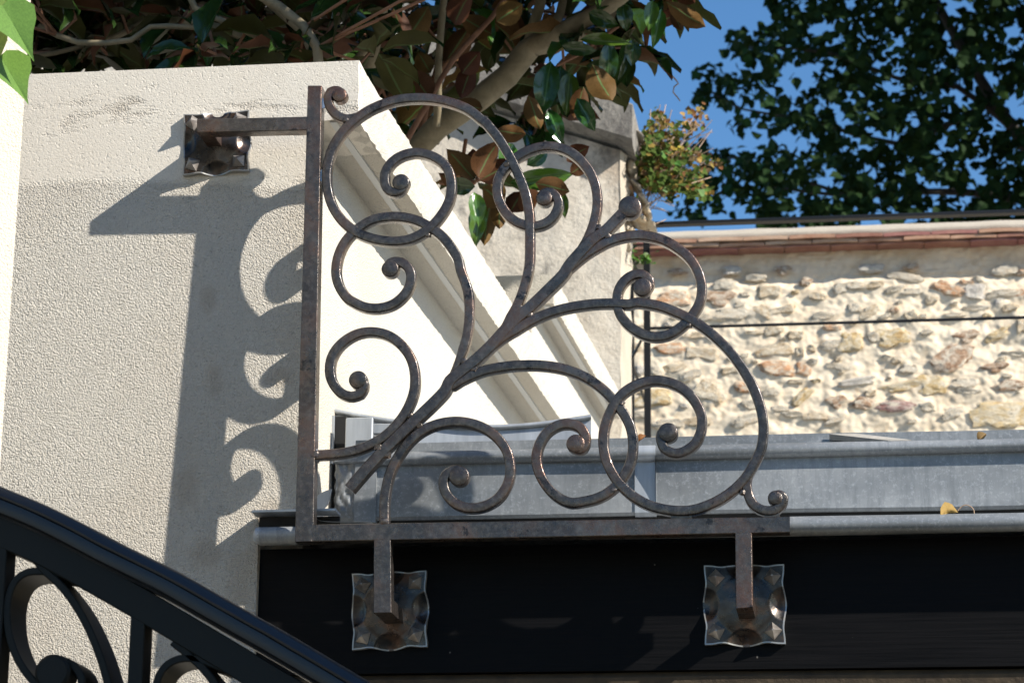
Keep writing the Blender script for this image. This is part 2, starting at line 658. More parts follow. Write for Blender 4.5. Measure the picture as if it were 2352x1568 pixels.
STONES = {
    'P': m_stone('pale_limestone', (0.70, 0.585, 0.43), (0.58, 0.45, 0.30), (0.74, 0.66, 0.53)),
    'T': m_stone('tan_limestone', (0.62, 0.48, 0.31), (0.42, 0.29, 0.17), (0.70, 0.60, 0.45)),
    'O': m_stone('ochre_millstone', (0.66, 0.48, 0.24), (0.46, 0.27, 0.11), (0.71, 0.59, 0.40)),
    'R': m_stone('salmon_millstone', (0.66, 0.38, 0.21), (0.54, 0.21, 0.09), (0.70, 0.56, 0.41)),
    'B': m_stone('brown_millstone', (0.46, 0.29, 0.18), (0.20, 0.105, 0.06), (0.66, 0.54, 0.41)),
    'D': m_stone('dark_red_stone', (0.34, 0.17, 0.14), (0.18, 0.08, 0.07), (0.58, 0.46, 0.40)),
    'G': m_stone('grey_stone', (0.60, 0.54, 0.46), (0.44, 0.39, 0.32), (0.70, 0.64, 0.55)),
}
TILES = [m_tile('brown_red_tile', (0.25, 0.105, 0.07), (0.36, 0.18, 0.12)),
         m_tile('orange_tile', (0.37, 0.19, 0.115), (0.46, 0.28, 0.18)),
         m_tile('purple_tile', (0.27, 0.10, 0.085), (0.36, 0.17, 0.13)),
         m_tile('pale_orange_tile', (0.42, 0.25, 0.155), (0.50, 0.34, 0.23))]
MAG = m_leaf('magnolia_leaf', (0.020, 0.050, 0.010), (0.090, 0.043, 0.016), 0.16)
MAGG = m_leaf('dark_magnolia_leaf', (0.017, 0.044, 0.009), (0.052, 0.056, 0.015), 0.18)
MAGB = m_leaf('young_magnolia_leaf', (0.045, 0.092, 0.012), (0.10, 0.05, 0.016), 0.22, 0.12)
POP = m_leaf('poplar_leaf', (0.013, 0.031, 0.008), (0.018, 0.036, 0.010), 0.7, 0.14, 0.1)
IVY = m_leaf('ivy_leaf', (0.10, 0.155, 0.03), (0.12, 0.17, 0.04), 0.35, 0.25)
AUT = [m_leaf('yellow_leaf', (0.26, 0.19, 0.03), (0.25, 0.19, 0.05), 0.6, 0.15, 0.2),
       m_leaf('orange_leaf', (0.24, 0.125, 0.035), (0.24, 0.14, 0.05), 0.6, 0.15, 0.2),
       m_leaf('green_leaf', (0.060, 0.115, 0.018), (0.08, 0.13, 0.03), 0.5, 0.15, 0.3),
       m_leaf('brown_leaf', (0.12, 0.065, 0.03), (0.13, 0.08, 0.045), 0.7, 0.1, 0.2)]
BARK = m_bark('magnolia_bark', (0.13, 0.105, 0.06), (0.26, 0.21, 0.13))
TWIG = m_bark('reddish_twig', (0.14, 0.06, 0.03), (0.22, 0.11, 0.06))
DBARK = m_bark('dark_bark', (0.03, 0.025, 0.02), (0.07, 0.06, 0.05))
DRY = m_bark('dry_vine', (0.30, 0.20, 0.13), (0.45, 0.33, 0.24))
DARKW = m_bark('dark_soffit_board', (0.05, 0.035, 0.022), (0.10, 0.07, 0.04))
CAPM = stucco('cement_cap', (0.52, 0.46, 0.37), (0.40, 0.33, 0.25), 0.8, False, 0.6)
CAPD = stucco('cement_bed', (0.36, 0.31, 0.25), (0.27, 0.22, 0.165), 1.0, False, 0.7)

# ------------------------------------------------------------------ ground
gm = Mat('dark_earth_and_gravel', 0.95)
gc = gm.ramp(gm.noise(6, 6, 0.7), [(0.35, (0.17, 0.15, 0.115)), (0.65, (0.25, 0.22, 0.165))])
gm.color(gc)
gm.bump(gm.noise(60, 5, 0.7), 0.6, 0.01)
mb = MB()
mb.add([(-3000, -3000, 0), (3000, -3000, 0), (3000, 3000, 0), (-3000, 3000, 0)], [(0, 1, 2, 3)])
tag(mb.build('ground', gm.m), kind='structure')

# ------------------------------------------------------------------ rendered wall with its parapet coping
YW = 3.170                                  # wall face at z 2.68
LEAN = 0.027                                # the face runs back slightly towards the foot
WN = Vector((0, -1, -LEAN)).normalized()
WP = Vector((0, YW, 2.68))


def wp(x, y):
    return on_plane(x, y, WP, WN)


def wy(z):
    return YW + LEAN * (2.68 - z)


DIR2 = Vector((0.0497, 1, 0))               # the parapet runs back along this
wall = thing('rendered_wall', 'cream rough-rendered garden wall carrying the top arm of the iron grille, parapet running back', 'wall',
             (-1.4, 3.3, 0))
ztop = wp(824, 139).z
zcop = wp(823, 273).z
xcop = wp(824, 200).x
xwall = wp(706, 275).x
zsill = wp(640, 1182).z
xcut = wp(591, 1300).x


def poly_front(name, outline, mat, depth=0.14, jit=0.0015, parent=wall):
    """plastered face: outline in x,z with uneven edges, thickness depth"""
    pts = []
    n = len(outline)
    for i in range(n):
        a, b = Vector(outline[i]), Vector(outline[(i + 1) % n])
        m = max(1, int((b - a).length / 0.008)) if (b - a).length < 1.6 else 2
        t = (b - a).normalized()
        q = Vector((-t.y, t.x))
        for k in range(m):
            p = a.lerp(b, k / m)
            if 0 < k:
                p = p + q * jit * (noise.noise(Vector((p.x * 60, p.y * 60, i))) * 1.6 + noise.noise(Vector((p.x * 190, p.y * 190, i))))
            pts.append(p)
    vs, fs = [], []
    n = len(pts)
    for p in pts:
        vs.append((p.x, wy(p.y), p.y))
    for p in pts:
        vs.append((p.x, wy(p.y) + depth, p.y))
    fs.append(tuple(range(n)))
    fs.append(tuple(reversed(range(n, 2 * n))))
    for i in range(n):
        j = (i + 1) % n
        fs.append((i, i + n, j + n, j))
    mb = MB()
    mb.add(vs, fs)
    return mb.build(name, mat, parent)


XL = -2.6
poly_front('front_face', [(XL, 0), (XL, ztop), (xcop, ztop), (xcop, zcop), (xwall, zcop), (xwall, zsill), (xcut, zsill),
                          (xcut - 0.002, 0)], ST_FRONT)

# parapet behind the front face
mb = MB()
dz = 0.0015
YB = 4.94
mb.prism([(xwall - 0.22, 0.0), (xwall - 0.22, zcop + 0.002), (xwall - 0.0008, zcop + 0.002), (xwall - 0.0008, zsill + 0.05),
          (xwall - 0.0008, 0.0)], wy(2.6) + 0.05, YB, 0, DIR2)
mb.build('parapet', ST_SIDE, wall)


def coping(name, xl, xr, z0, z1, ya, yb, off=0.0):
    """slab with rough vertical edge, swept back along DIR2"""
    mb = MB()
    N = int((yb - ya) / 0.012)
    prof = []
    rows = 6
    for k in range(rows + 1):
        prof.append((xr, z0 + (z1 - z0) * k / rows))
    prof = [(xl, z0)] + prof + [(xl, z1)]
    n = len(prof)
    vs, fs = [], []
    for i in range(N + 1):
        Y = ya + (yb - ya) * i / N
        sx = DIR2.x * (Y - YW)
        for k, (x, z) in enumerate(prof):
            jx = jz = 0
            if 0 < k < n - 1 and i > 0:
                jx = 0.0020 * noise.noise(Vector((Y * 55, z * 55, 3))) + 0.0014 * noise.noise(Vector((Y * 170, z * 170, 3)))
                if k in (1, n - 2):
                    jx -= 0.0012
                    jz = 0.0028 * noise.noise(Vector((Y * 90, k, 5)))
            vs.append((x + sx + jx, Y, z + jz))
    for i in range(N):
        for k in range(n):
            q = (k + 1) % n
            fs.append((i * n + k, (i + 1) * n + k, (i + 1) * n + q, i * n + q))
    fs += [tuple(range(n)), tuple(reversed(range(N * n, N * n + n)))]
    mb.add(vs, fs)
    return mb.build(name, ST_SIDE, wall)


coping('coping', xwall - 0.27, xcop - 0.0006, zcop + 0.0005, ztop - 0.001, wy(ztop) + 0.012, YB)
xs = wp(764, 279).x
mb = MB()
mb.prism([(xs - 0.005, zcop - 0.0025), (xs + 0.005, zcop - 0.0025), (xs + 0.005, zcop + 0.003), (xs - 0.005, zcop + 0.003)],
         wy(zcop) + 0.004, 4.93, 0, DIR2)
DRIP = Mat('grey_drip_bead', 0.6, 0.0, (0.55, 0.55, 0.53)).m
mb.build('drip_bead', DRIP, wall)
# thicker pier further back, same height
Y2 = 4.95
P2 = at(1272, 640, Y2)
x2 = P2.x - DIR2.x * (Y2 - YW)
coping('pier_coping', x2 - 0.3, x2, at(1272, 697, Y2).z, at(1200, 632, Y2).z, Y2, 5.92)
mb = MB()
xr2 = at(1220, 700, Y2).x
mb.prism([(xr2 - 0.2, 0), (xr2, 0), (xr2, at(1272, 697, Y2).z), (xr2 - 0.2, at(1272, 697, Y2).z)], Y2 + 0.01, 5.91, 0, DIR2)
mb.build('pier', ST_SIDE, wall)
mb = MB()
xq = xr2 + 0.03
zq = at(1272, 697, Y2).z
mb.prism([(xq - 0.006, zq - 0.003), (xq + 0.006, zq - 0.003), (xq + 0.006, zq + 0.003), (xq - 0.006, zq + 0.003)], Y2 + 0.01, 5.9, 0, DIR2)
mb.build('drip_bead', DRIP, wall)

# ------------------------------------------------------------------ black beam, soffit, flat roof
YBM = 3.195
beam = thing('timber_beam', 'black stained timber beam under the zinc drip edge, with two forged plates bolted on', 'beam', (0.3, 3.25, 2.1))
zb1 = at(1500, 1245, YBM).z
zb0 = at(1500, 1538, YBM).z
XR = 2.4
mb = MB()
mb.box(xcut - 0.02, XR, YBM, YBM + 0.12, zb0, zb1, 0)
mb.build('face_board', BEAM, beam)
mb = MB()
mb.extrude_x([(YBM + 0.012, zb0 - 0.001), (YBM + 0.006, zb0 - 0.008), (YBM + 0.010, zb0 - 0.022), (YBM + 0.10, zb0 - 0.022),
              (YBM + 0.10, zb0 - 0.001)], xcut - 0.02, XR, 30, 0.001)
mb.build('lower_moulding', DARKW, beam)
roof = MB()
zg = at(1500, 1015, 3.40).z
roof.box(xwall + 0.04, 4.2, 3.42, 8.0, zb0 + 0.02, zg - 0.012)
rf = roof.build('flat_roof', ZINC)
tag(rf, 'flat zinc-clad roof behind the gutter, its surface just hidden by the gutter back', 'roof', kind='thing')

# zinc drip edge on the beam
drip = thing('zinc_drip_edge', 'rounded zinc drip edge running along the top of the black beam', 'drip edge', (-0.2, 3.15, 2.28))
zn = at(2000, 1199, 3.135).z
prof = []
RN = 0.0115
for k in range(9):
    a = radians(-100 + 24 * k)
    prof.append((3.147 - RN * cos(a), zn + RN * sin(a)))
prof = prof[:8] + [(3.150, zn + RN * 0.98), (3.19, zn + RN + 0.001), (3.30, zn + RN + 0.003), (3.30, zn + RN - 0.001), (3.155, zn + RN - 0.006),
                   (3.155, zn - RN)]
mb = MB()
mb.extrude_x(prof, at(592, 1230, 3.14).x, XR, 120, 0.0008)
mb.build('nosing', ZINC, drip, 40)
mb = MB()
c0 = at(588, 1232, 3.14)
mb.tube([(c0.x + 0.004, 3.147, zn), (c0.x - 0.001, 3.147, zn), (c0.x - 0.004, 3.147, zn)], [RN, RN * 0.96, RN * 0.55], 16)
mb.build('end_plug', ZNEW, drip, 40)
# its turned-up back flange at the left end
fl = MB()
a = at(586, 1178, 3.165)
b_ = at(690, 1190, 3.165)
fl.extrude_x([(3.146, a.z + 0.0002), (3.146, a.z - 0.0028), (3.148, a.z - 0.0032), (3.178, a.z - 0.0032), (3.178, a.z)],
             a.x, b_.x + 0.05, 14, 0.0006)
fl.build('upstand', ZNEW, drip)
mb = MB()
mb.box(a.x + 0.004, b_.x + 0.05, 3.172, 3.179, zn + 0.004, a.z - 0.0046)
RECESS_SHADE = m_black('recess_shade', (0.02, 0.018, 0.016), 0.9)  # near-black colour stands in for the shade inside the channel
mb.build('channel_back', RECESS_SHADE, drip)
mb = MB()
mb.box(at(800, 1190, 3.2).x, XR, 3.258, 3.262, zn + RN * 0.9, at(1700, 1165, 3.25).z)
mb.build('shadow_gap', RECESS_SHADE, drip)  # dark strip painted as the shade between nosing and gutter

# ------------------------------------------------------------------ gutter
gut = thing('zinc_gutter', 'weathered zinc box gutter with rolled front bead behind the scrolls', 'gutter', (-0.2, 3.3, 2.3))
YG = 3.250
g0 = at(1700, 1177.5, YG).z
g1 = at(1700, 1048, YG).z                  # underside of the bead
gb = at(1700, 1036, YG - 0.004).z          # bead centre
RB = abs(at(1700, 1020, YG - 0.004).z - gb)
gt = at(1900, 996, YG + 0.10).z
x0 = at(772, 1100, YG).x
prof = [(YG + 0.004, g0), (YG, g0 + 0.004), (YG - 0.0005, g0 + 0.03), (YG, g1), (YG + 0.002, g1), (YG + 0.003, g0 + 0.006), (YG + 0.098, g0 + 0.006),
        (YG + 0.098, gt), (YG + 0.101, gt), (YG + 0.101, g0)]
mb = MB()
mb.extrude_x(prof, x0, XR, 90, 0.0016)
mb.build('trough', ZINC, gut, 30)
mb = MB()
pr = [(YG - 0.004 - RB * cos(2 * pi * k / 18), gb + RB * sin(2 * pi * k / 18)) for k in range(18)]
mb.extrude_x(pr, at(870, 1060, YG).x, XR, 90, 0.0012)
mb.build('bead', ZINC, gut, 40)
# joint sleeves
def sleeve(xa, xb, mat, extra=0.0016):
    mb = MB()
    A, B = at(xa, 1100, YG).x, at(xb, 1100, YG).x
    pr2 = [(YG + 0.004, g0 - extra), (YG - extra, g0 + 0.003), (YG - extra - 0.0005, g0 + 0.03), (YG - extra, g1 - 0.004)]
    for k in range(10):
        t = radians(-60 - 20 * k + 0)
        pr2.append((YG - 0.004 + (RB + extra) * cos(t) * 1.0, gb + (RB + extra) * sin(t)))
    pr2 += [(YG + 0.03, gb + RB * 0.2), (YG + 0.03, g0 - extra)]
    mb.extrude_x(pr2, A, B, 4, 0.0003)
    return mb.build('joint_sleeve', mat, gut, 30)
sleeve(1458, 1507, ZNEW)
mb = MB()
A, B = at(816, 1100, YG).x, at(866, 1100, YG).x
mb.box(A, B, YG - 0.004, YG + 0.03, g0 - 0.004, at(840, 1012, YG).z)
sl1 = mb.build('joint_sleeve', ZINC, gut)
tag(sl1, 'dark folded sleeve at the left end')
# lead-grey lumpy end cap
mb = MB()
nu, nv = 14, 22
cl, cr = at(768, 1100, YG).x, at(818, 1100, YG).x
ct, cb = at(790, 1066, YG).z, g0 + 0.001
vs = []
for j in range(nv + 1):
    for i in range(nu + 1):
        u, v = i / nu, j / nv
        x = cl + (cr - cl) * u + (0.0022 * noise.noise(Vector((v * 9, 1, 2))) if i == 0 else 0)
        z = cb + (ct - cb) * v
        e = 0.004 * noise.noise(Vector((u * 4, v * 6, 4))) + 0.0018 * noise.noise(Vector((u * 13, v * 17, 8)))
        edge = 0.007 * max(0, 1 - u / 0.18) ** 2 + 0.006 * max(0, 1 - v / 0.12) ** 2
        vs.append((x, YG - 0.002 + e + edge, z))
fs = [(j * (nu + 1) + i, j * (nu + 1) + i + 1, (j + 1) * (nu + 1) + i + 1, (j + 1) * (nu + 1) + i) for j in range(nv) for i in range(nu)]
mb.add(vs, fs)
mb.box(cl + 0.003, cr, YG + 0.006, YG + 0.05, cb + 0.001, ct - 0.002)
mb.build('end_cap', ZINC, gut, 80)
mb = MB()
mb.box(at(768, 1050, YG).x, at(866, 1050, YG).x, YG - 0.008, YG + 0.01, at(800, 1066, YG).z, at(800, 1040, YG).z, 0.002)
mb.build('cap_fold', ZINC, gut)
# a stay bar crossing the trough, seen above the bead
mb = MB()
p0, p1 = at(1905, 1003, YG + 0.095), at(2040, 1016, YG + 0.02)
mb.add([(p0.x, p0.y, p0.z + 0.004), (p0.x + 0.035, p0.y, p0.z + 0.004), (p1.x + 0.03, p1.y, p1.z + 0.003), (p1.x, p1.y, p1.z + 0.003),
        (p0.x, p0.y, p0.z - 0.004), (p0.x + 0.035, p0.y, p0.z - 0.004), (p1.x + 0.03, p1.y, p1.z - 0.004), (p1.x, p1.y, p1.z - 0.004)],
       [(0, 1, 2, 3), (7, 6, 5, 4), (0, 4, 5, 1), (1, 5, 6, 2), (2, 6, 7, 3), (3, 7, 4, 0)])
mb.build('stay_bar', m_tile('dusty_stay', (0.30, 0.28, 0.24), (0.42, 0.39, 0.34)), gut)
mb = MB()
mb.box(p0.x - 0.003, p0.x + 0.045, p0.y + 0.004, p0.y + 0.012, p0.z - 0.006, p0.z + 0.006, 0.001)
mb.build('stay_clip', BLACK, gut)

# bright zinc flashing standing behind the gutter against the parapet
fla = thing('zinc_flashing', 'bright zinc flashing sheet with rolled top edge where the parapet meets the gutter', 'flashing', (-0.5, 3.38, 2.35))
YF = 3.375
topp = [(762, 943), (800, 951), (880, 965), (980, 976), (1080, 981), (1160, 981), (1240, 975), (1320, 964), (1358, 958)]
tp = spline([at(x, y, YF) for x, y in topp], 0.012)
mb = MB()
n = len(tp)
zf = g0
vs = []
for p in tp:
    w = 0.004 * noise.noise(Vector((p.x * 9, 2, 0)))
    vs += [(p.x, YF + w, p.z), (p.x, YF + w * 1.5 - 0.004, p.z - 0.03), (p.x, YF - 0.004, zf)]
fs = []
for i in range(n - 1):
    for k in range(2):
        fs.append((i * 3 + k, (i + 1) * 3 + k, (i + 1) * 3 + k + 1, i * 3 + k + 1))
mb.add(vs, fs)
mb.build('sheet', ZNEW, fla, 60)
mb = MB()
mb.tube([p + Vector((0, -0.003, 0)) for p in tp], 0.0036, 8)
mb.build('rolled_edge', ZNEW, fla, 50)
mb = MB()
for xa, w_ in ((795, 62), ):
    A = at(xa, 1000, YF - 0.03)
    B = at(xa + w_, 1000, YF - 0.03)
    mb.box(A.x, B.x, YF - 0.036, YF - 0.030, g0, at(xa, 962, YF - 0.03).z, 0.001)
A = at(858, 975, YF - 0.015); B = at(912, 990, YF - 0.015)
mb.box(A.x, B.x, YF - 0.02, YF - 0.012, B.z - 0.004, A.z, 0.001)
mb.build('folded_tab', ZNEW, fla)
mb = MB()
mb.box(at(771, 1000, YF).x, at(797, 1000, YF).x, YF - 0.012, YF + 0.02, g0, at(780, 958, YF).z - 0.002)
mb.build('dark_gap', m_black('deep_gap_shade', (0.01, 0.01, 0.01), 0.9), fla)  # black block set in for the shade deep in the gap
mb = MB()
mb.box(at(757, 1000, YF).x, at(773, 1000, YF).x, YF - 0.02, YF - 0.014, at(760, 1072, YF).z, at(760, 962, YF).z)
mb.build('side_fold', ZNEW, fla)
# curled corner piece lying at the foot of the parapet
mb = MB()
q = [at(x, y, 3.20) for x, y in ((724, 1140), (744, 1128), (762, 1122), (752, 1158), (735, 1176), (722, 1186))]
mb.add([tuple(p) for p in q] + [(p.x, p.y + 0.004, p.z) for p in q],
       [tuple(range(6)), tuple(reversed(range(6, 12)))] + [(i, (i + 1) % 6, (i + 1) % 6 + 6, i + 6) for i in range(6)])
mb.build('bent_corner', ZNEW, fla)
q = spline([at(x, y, 3.19) for x, y in ((722, 1180), (728, 1196), (742, 1203), (775, 1206), (860, 1206))], 0.006)
mb = MB()
vs = []
for p in q:
    vs += [(p.x, 3.165, p.z), (p.x, 3.225, p.z + 0.003)]
mb.add(vs, [(2 * i, 2 * i + 1, 2 * i + 3, 2 * i + 2) for i in range(len(q) - 1)])
mb.build('curled_strip', ZNEW, fla, 50)

# dry leaves
def leaf_verts(shape='oval', nl=6, nc=2, curl=0.12, fold=0.10, tipcurl=0.0, seed=0):
    rnd = random.Random(seed)
    vs, fs = [], []
    for i in range(nl + 1):
        t = i / nl
        if shape == 'oval':
            w = (sin(pi * min(1, t ** 0.9)) ** 0.75) * 0.5 * (1.0 if t < 0.97 else 0.3)
        elif shape == 'heart':
            w = 0.5 * (sin(pi * t ** 0.55) ** 0.8) if t < 1 else 0
        else:
            w = sin(pi * t) * 0.5
        for j in range(-nc, nc + 1):
            s_ = j / nc
            x = w * s_
            z = fold * abs(s_) * w * 2 + curl * (-(t - 0.4) ** 2) + tipcurl * t * t + 0.03 * sin(t * 9 + s_ * 2 + seed) + 0.03 * abs(s_) * sin(t * 17 + seed * 2)
            vs.append((x, t, z))
    m = 2 * nc + 1
    for i in range(nl):
        for j in range(2 * nc):
            fs.append((i * m + j, i * m + j + 1, (i + 1) * m + j + 1, (i + 1) * m + j))
    return vs, fs


def leaf_mesh(name, mat, **kw):
    v, f = leaf_verts(**kw)
    me = bpy.data.meshes.new(name)
    me.from_pydata(v, [], f)
    me.materials.append(mat)
    at_ = me.attributes.new('across', 'FLOAT', 'POINT')
    at_.data.foreach_set('value', leaf_across(kw.get('nl', 6), kw.get('nc', 2)))
    for p in me.polygons:
        p.use_smooth = True
    return me


def leaf_across(nl, nc):
    return [1.0 + 0.5 * (1 + j / nc) for i in range(nl + 1) for j in range(-nc, nc + 1)]


def frame(base, d, nrm, L, W):
    y = d.normalized()
    x = y.cross(nrm)
    if x.length < 1e-4:
        x = y.cross(Vector((0.3, 0.5, 0.8)))
    x.normalize()
    z = x.cross(y)
    return Matrix(((x.x * W, y.x * L, z.x * L, base.x), (x.y * W, y.y * L, z.y * L, base.y), (x.z * W, y.z * L, z.z * L, base.z), (0, 0, 0, 1)))


DRYL = m_leaf('golden_dry_leaf', (0.42, 0.21, 0.06), (0.40, 0.24, 0.09), 0.5)
dl = thing('dry_leaf', 'curled golden dry leaf with long stalk lying on the zinc drip edge', 'leaf', tuple(at(2190, 1184, 3.15)))
me = leaf_mesh('blade', DRYL, curl=0.4, fold=0.7, seed=3)
b0, b1 = at(2200, 1174, 3.146), at(2158, 1182, 3.142)
o = link('blade', me)
o.parent = dl
o.matrix_world = frame(b0, b1 - b0, Vector((0.1, 0.5, 0.9)), (b1 - b0).length, 0.0062)
mw = o.matrix_world.copy()
o.matrix_parent_inverse = Matrix.Translation(dl.location).inverted()
mb = MB()
mb.tube(spline([at(x, y, 3.146) for x, y in ((2200, 1172), (2207, 1164), (2218, 1159), (2230, 1163), (2237, 1172), (2238, 1182))], 0.003), 0.0007, 6)
mb.build('stalk', DRY, dl, 60)
ol = leaf_mesh('orange_leaf_in_gutter', AUT[1], curl=0.5, fold=0.4, seed=5)
o = link('fallen_leaf', ol)
o.matrix_world = frame(at(1466, 1014, YG + 0.03), Vector((0.6, 0.1, 0.6)), Vector((0, -1, 0.4)), 0.014, 0.009)
tag(o, 'small orange leaf caught in the gutter left of the bright joint sleeve', 'leaf')
o = link('fallen_leaf', leaf_mesh('pale_leaf_in_gutter', AUT[3], curl=0.5, fold=0.4, seed=6))
o.matrix_world = frame(at(2246, 1012, YG + 0.03), Vector((0.5, 0.1, 0.5)), Vector((0, -1, 0.4)), 0.016, 0.012)
tag(o, 'small pale leaf caught in the gutter right of the stay bar', 'leaf')


def rock(seed, sx=1, sy=1, sz=1, sub=2, rough=0.35):
    import bmesh
    bm = bmesh.new()
    bmesh.ops.create_icosphere(bm, subdivisions=sub, radius=1)
    for v in bm.verts:
        p = v.co.copy()
        p = Vector((math.copysign(abs(p.x) ** 0.75, p.x), math.copysign(abs(p.y) ** 0.55, p.y), math.copysign(abs(p.z) ** 0.8, p.z)))
        k = 1 + rough * noise.noise(p * 1.3 + Vector((seed * 7.1, 0, 0))) + rough * 0.55 * noise.noise(p * 3.1 + Vector((0, seed * 5.3, 0)))
        v.co = Vector((p.x * sx, p.y * sy, p.z * sz)) * k
    me = bpy.data.meshes.new('stone')
    bm.to_mesh(me)
    bm.free()
    for p in me.polygons:
        p.use_smooth = True
    me.set_sharp_from_angle(angle=radians(50))
    return me



# ------------------------------------------------------------------ the forged grille
YI = 3.100
PXM = 1.0 / ((at(1300, 700, YI) - at(1200, 700, YI)).length / 100)      # picture units per metre in the grille plane
grille = thing('iron_grille', 'wrought iron corner grille of scrolls on an L-shaped frame, bolted to wall and beam', 'grille', tuple(at(700, 1220, YI)))


def A_(u, v): return (680.6 + u * .3472, 136.1 + v * .3472)
def B_(u, v): return (680.6 + u * .3472, 680.6 + v * .3472)
def C_(u, v): return (1293.1 + u * .3907, 612.5 + v * .3907)
def D_(u, v): return (1089 + u * .3472, 272.2 + v * .3472)
def E_(u, v): return (1020.8 + u * .2821, 578.5 + v * .2821)


def gp(q, Y=YI):
    p = at(q[0], q[1], Y)
    return (p.x, p.z)


def trace(*segs):
    out = []
    for fn, pts in segs:
        out += [gp(fn(*p)) for p in pts]
    return spline(out, 0.004)


WS = 0.0128                   # scroll bar width
DS = 0.0142                   # scroll bar depth
scrolls = [
    # name, path, width, proud, eye centre, eye radius
    ('scroll', trace((E_, [(330, 800), (420, 700), (480, 620), (540, 520), (590, 430), (640, 300), (680, 150), (692, 30)]),
                     (D_, [(366, 700), (365, 640), (340, 500), (290, 365), (225, 230), (150, 112), (60, 5)]),
                     (A_, [(1230, 400), (1120, 318), (960, 265), (800, 250), (640, 268), (480, 330), (350, 425), (258, 540), (208, 670),
                           (196, 800), (225, 940), (290, 1050), (390, 1135), (510, 1183), (640, 1198), (760, 1180), (870, 1118), (960, 1020),
                           (1015, 910), (1020, 790), (985, 700), (905, 640), (800, 612), (700, 630), (625, 680), (583, 755), (585, 825),
                           (615, 868), (655, 878)])), 0.0014, A_(690, 812), 52),
    ('scroll', trace((E_, [(-10, 1085), (60, 985), (120, 860), (165, 730), (190, 600), (198, 430), (180, 290), (130, 150)]),
                     (A_, [(1060, 1300), (985, 1190), (905, 1120), (800, 1062), (700, 1038), (600, 1035), (500, 1055), (405, 1110),
                           (325, 1190), (275, 1290), (258, 1400), (278, 1490), (325, 1565)]),
                     (B_, [(375, 32), (450, 65), (540, 72), (630, 48), (700, -5)]),
                     (A_, [(742, 1500), (756, 1425), (735, 1370), (690, 1336), (645, 1330)])), 0.0004, A_(618, 1382), 52),
    ('scroll', trace((B_, [(115, 1045), (300, 1030), (450, 990), (590, 910), (700, 790), (765, 660), (782, 540), (760, 420), (700, 325), (610, 255),
                           (500, 228), (390, 245), (290, 310), (230, 400), (218, 500), (245, 580), (300, 638), (365, 655), (420, 638)])), 0.0006,
     B_(405, 548), 54),
    ('scroll', trace((B_, [(578, 1500), (580, 1350), (605, 1200), (655, 1080), (730, 970), (820, 890), (930, 840), (1060, 822), (1190, 845),
                           (1300, 905), (1380, 1000), (1412, 1110), (1400, 1220), (1340, 1320), (1250, 1378), (1150, 1395), (1060, 1370),
                           (995, 1310), (970, 1235), (985, 1175), (1020, 1150)])), 0.0008, B_(1075, 1184), 60),
    ('scroll', trace((E_, [(330, 850), (400, 770), (490, 690), (600, 615), (720, 545), (850, 490), (1000, 448), (1200, 418), (1370, 412), (1500, 420)]),
                     (C_, [(430, 205), (560, 225), (680, 270), (790, 330), (890, 405), (985, 500), (1065, 610), (1125, 720), (1165, 840), (1178, 950),
                           (1165, 1060), (1120, 1160), (1060, 1250), (980, 1325), (880, 1385), (760, 1425), (640, 1428), (520, 1402), (420, 1350),
                           (330, 1270), (270, 1175), (240, 1075), (240, 960), (275, 850), (340, 750), (430, 690), (520, 665), (610, 672), (700, 710),
                           (770, 780), (812, 870), (810, 960), (775, 1035), (710, 1082), (650, 1092), (595, 1065), (575, 1020)])), 0.0012,
     C_(617, 972), 51),
    ('scroll', trace((B_, [(860, 720), (940, 640), (1000, 590)]), (E_, [(70, 1085), (130, 1040), (220, 995), (330, 955), (460, 930), (600, 915), (780, 915), (950, 940),
                           (1100, 990), (1230, 1065), (1340, 1160)]),
                     (C_, [(350, 850), (395, 940), (410, 1040), (395, 1145), (350, 1235), (285, 1305), (205, 1352), (110, 1376)]),
                     (B_, [(1800, 1356), (1700, 1300), (1625, 1205), (1588, 1100), (1595, 1000), (1645, 905), (1720, 850), (1800, 836), (1870, 858),
                           (1908, 910), (1912, 960), (1895, 1000)])), 0.0004, B_(1846, 970), 54),
    ('scroll', trace((D_, [(600, 975), (690, 870), (760, 765), (800, 640), (812, 520), (790, 405), (735, 305), (650, 225), (550, 182), (440, 180),
                           (340, 212), (250, 270), (185, 340), (152, 420), (155, 510), (190, 590), (250, 660), (320, 695), (400, 705), (470, 685),
                           (525, 640), (556, 570), (545, 515), (510, 482), (480, 478)])), 0.0003, D_(462, 523), 49),
    ('scroll', trace((D_, [(640, 1000), (730, 910), (830, 835), (920, 793), (1030, 768), (1130, 768), (1240, 793), (1345, 850), (1435, 930), (1488, 1030), (1505, 1130),
                           (1485, 1225), (1430, 1310), (1370, 1370), (1290, 1420), (1200, 1437), (1110, 1418), (1025, 1365), (965, 1290), (945, 1210),
                           (952, 1135), (990, 1070), (1050, 1028), (1110, 1022), (1155, 1055)])), 0.0003, D_(1112, 1112), 56),
]


def wind(path, e, R):
    """wind the end of the bar into the solid eye"""
    ev = Vector(e)
    a, b = path[-1] - ev, path[-6] - ev
    sg = 1 if math.atan2(b.x * a.y - b.y * a.x, b.dot(a)) > 0 else -1
    rr = a.length
    for q in range(1, 9):
        t = q / 8
        w_ = sg * t * 1.1
        v = Vector((a.x * cos(w_) - a.y * sin(w_), a.x * sin(w_) + a.y * cos(w_))).normalized()
        path.append(ev + v * (rr + (R - WS * 0.42 - rr) * (t ** 0.8)))


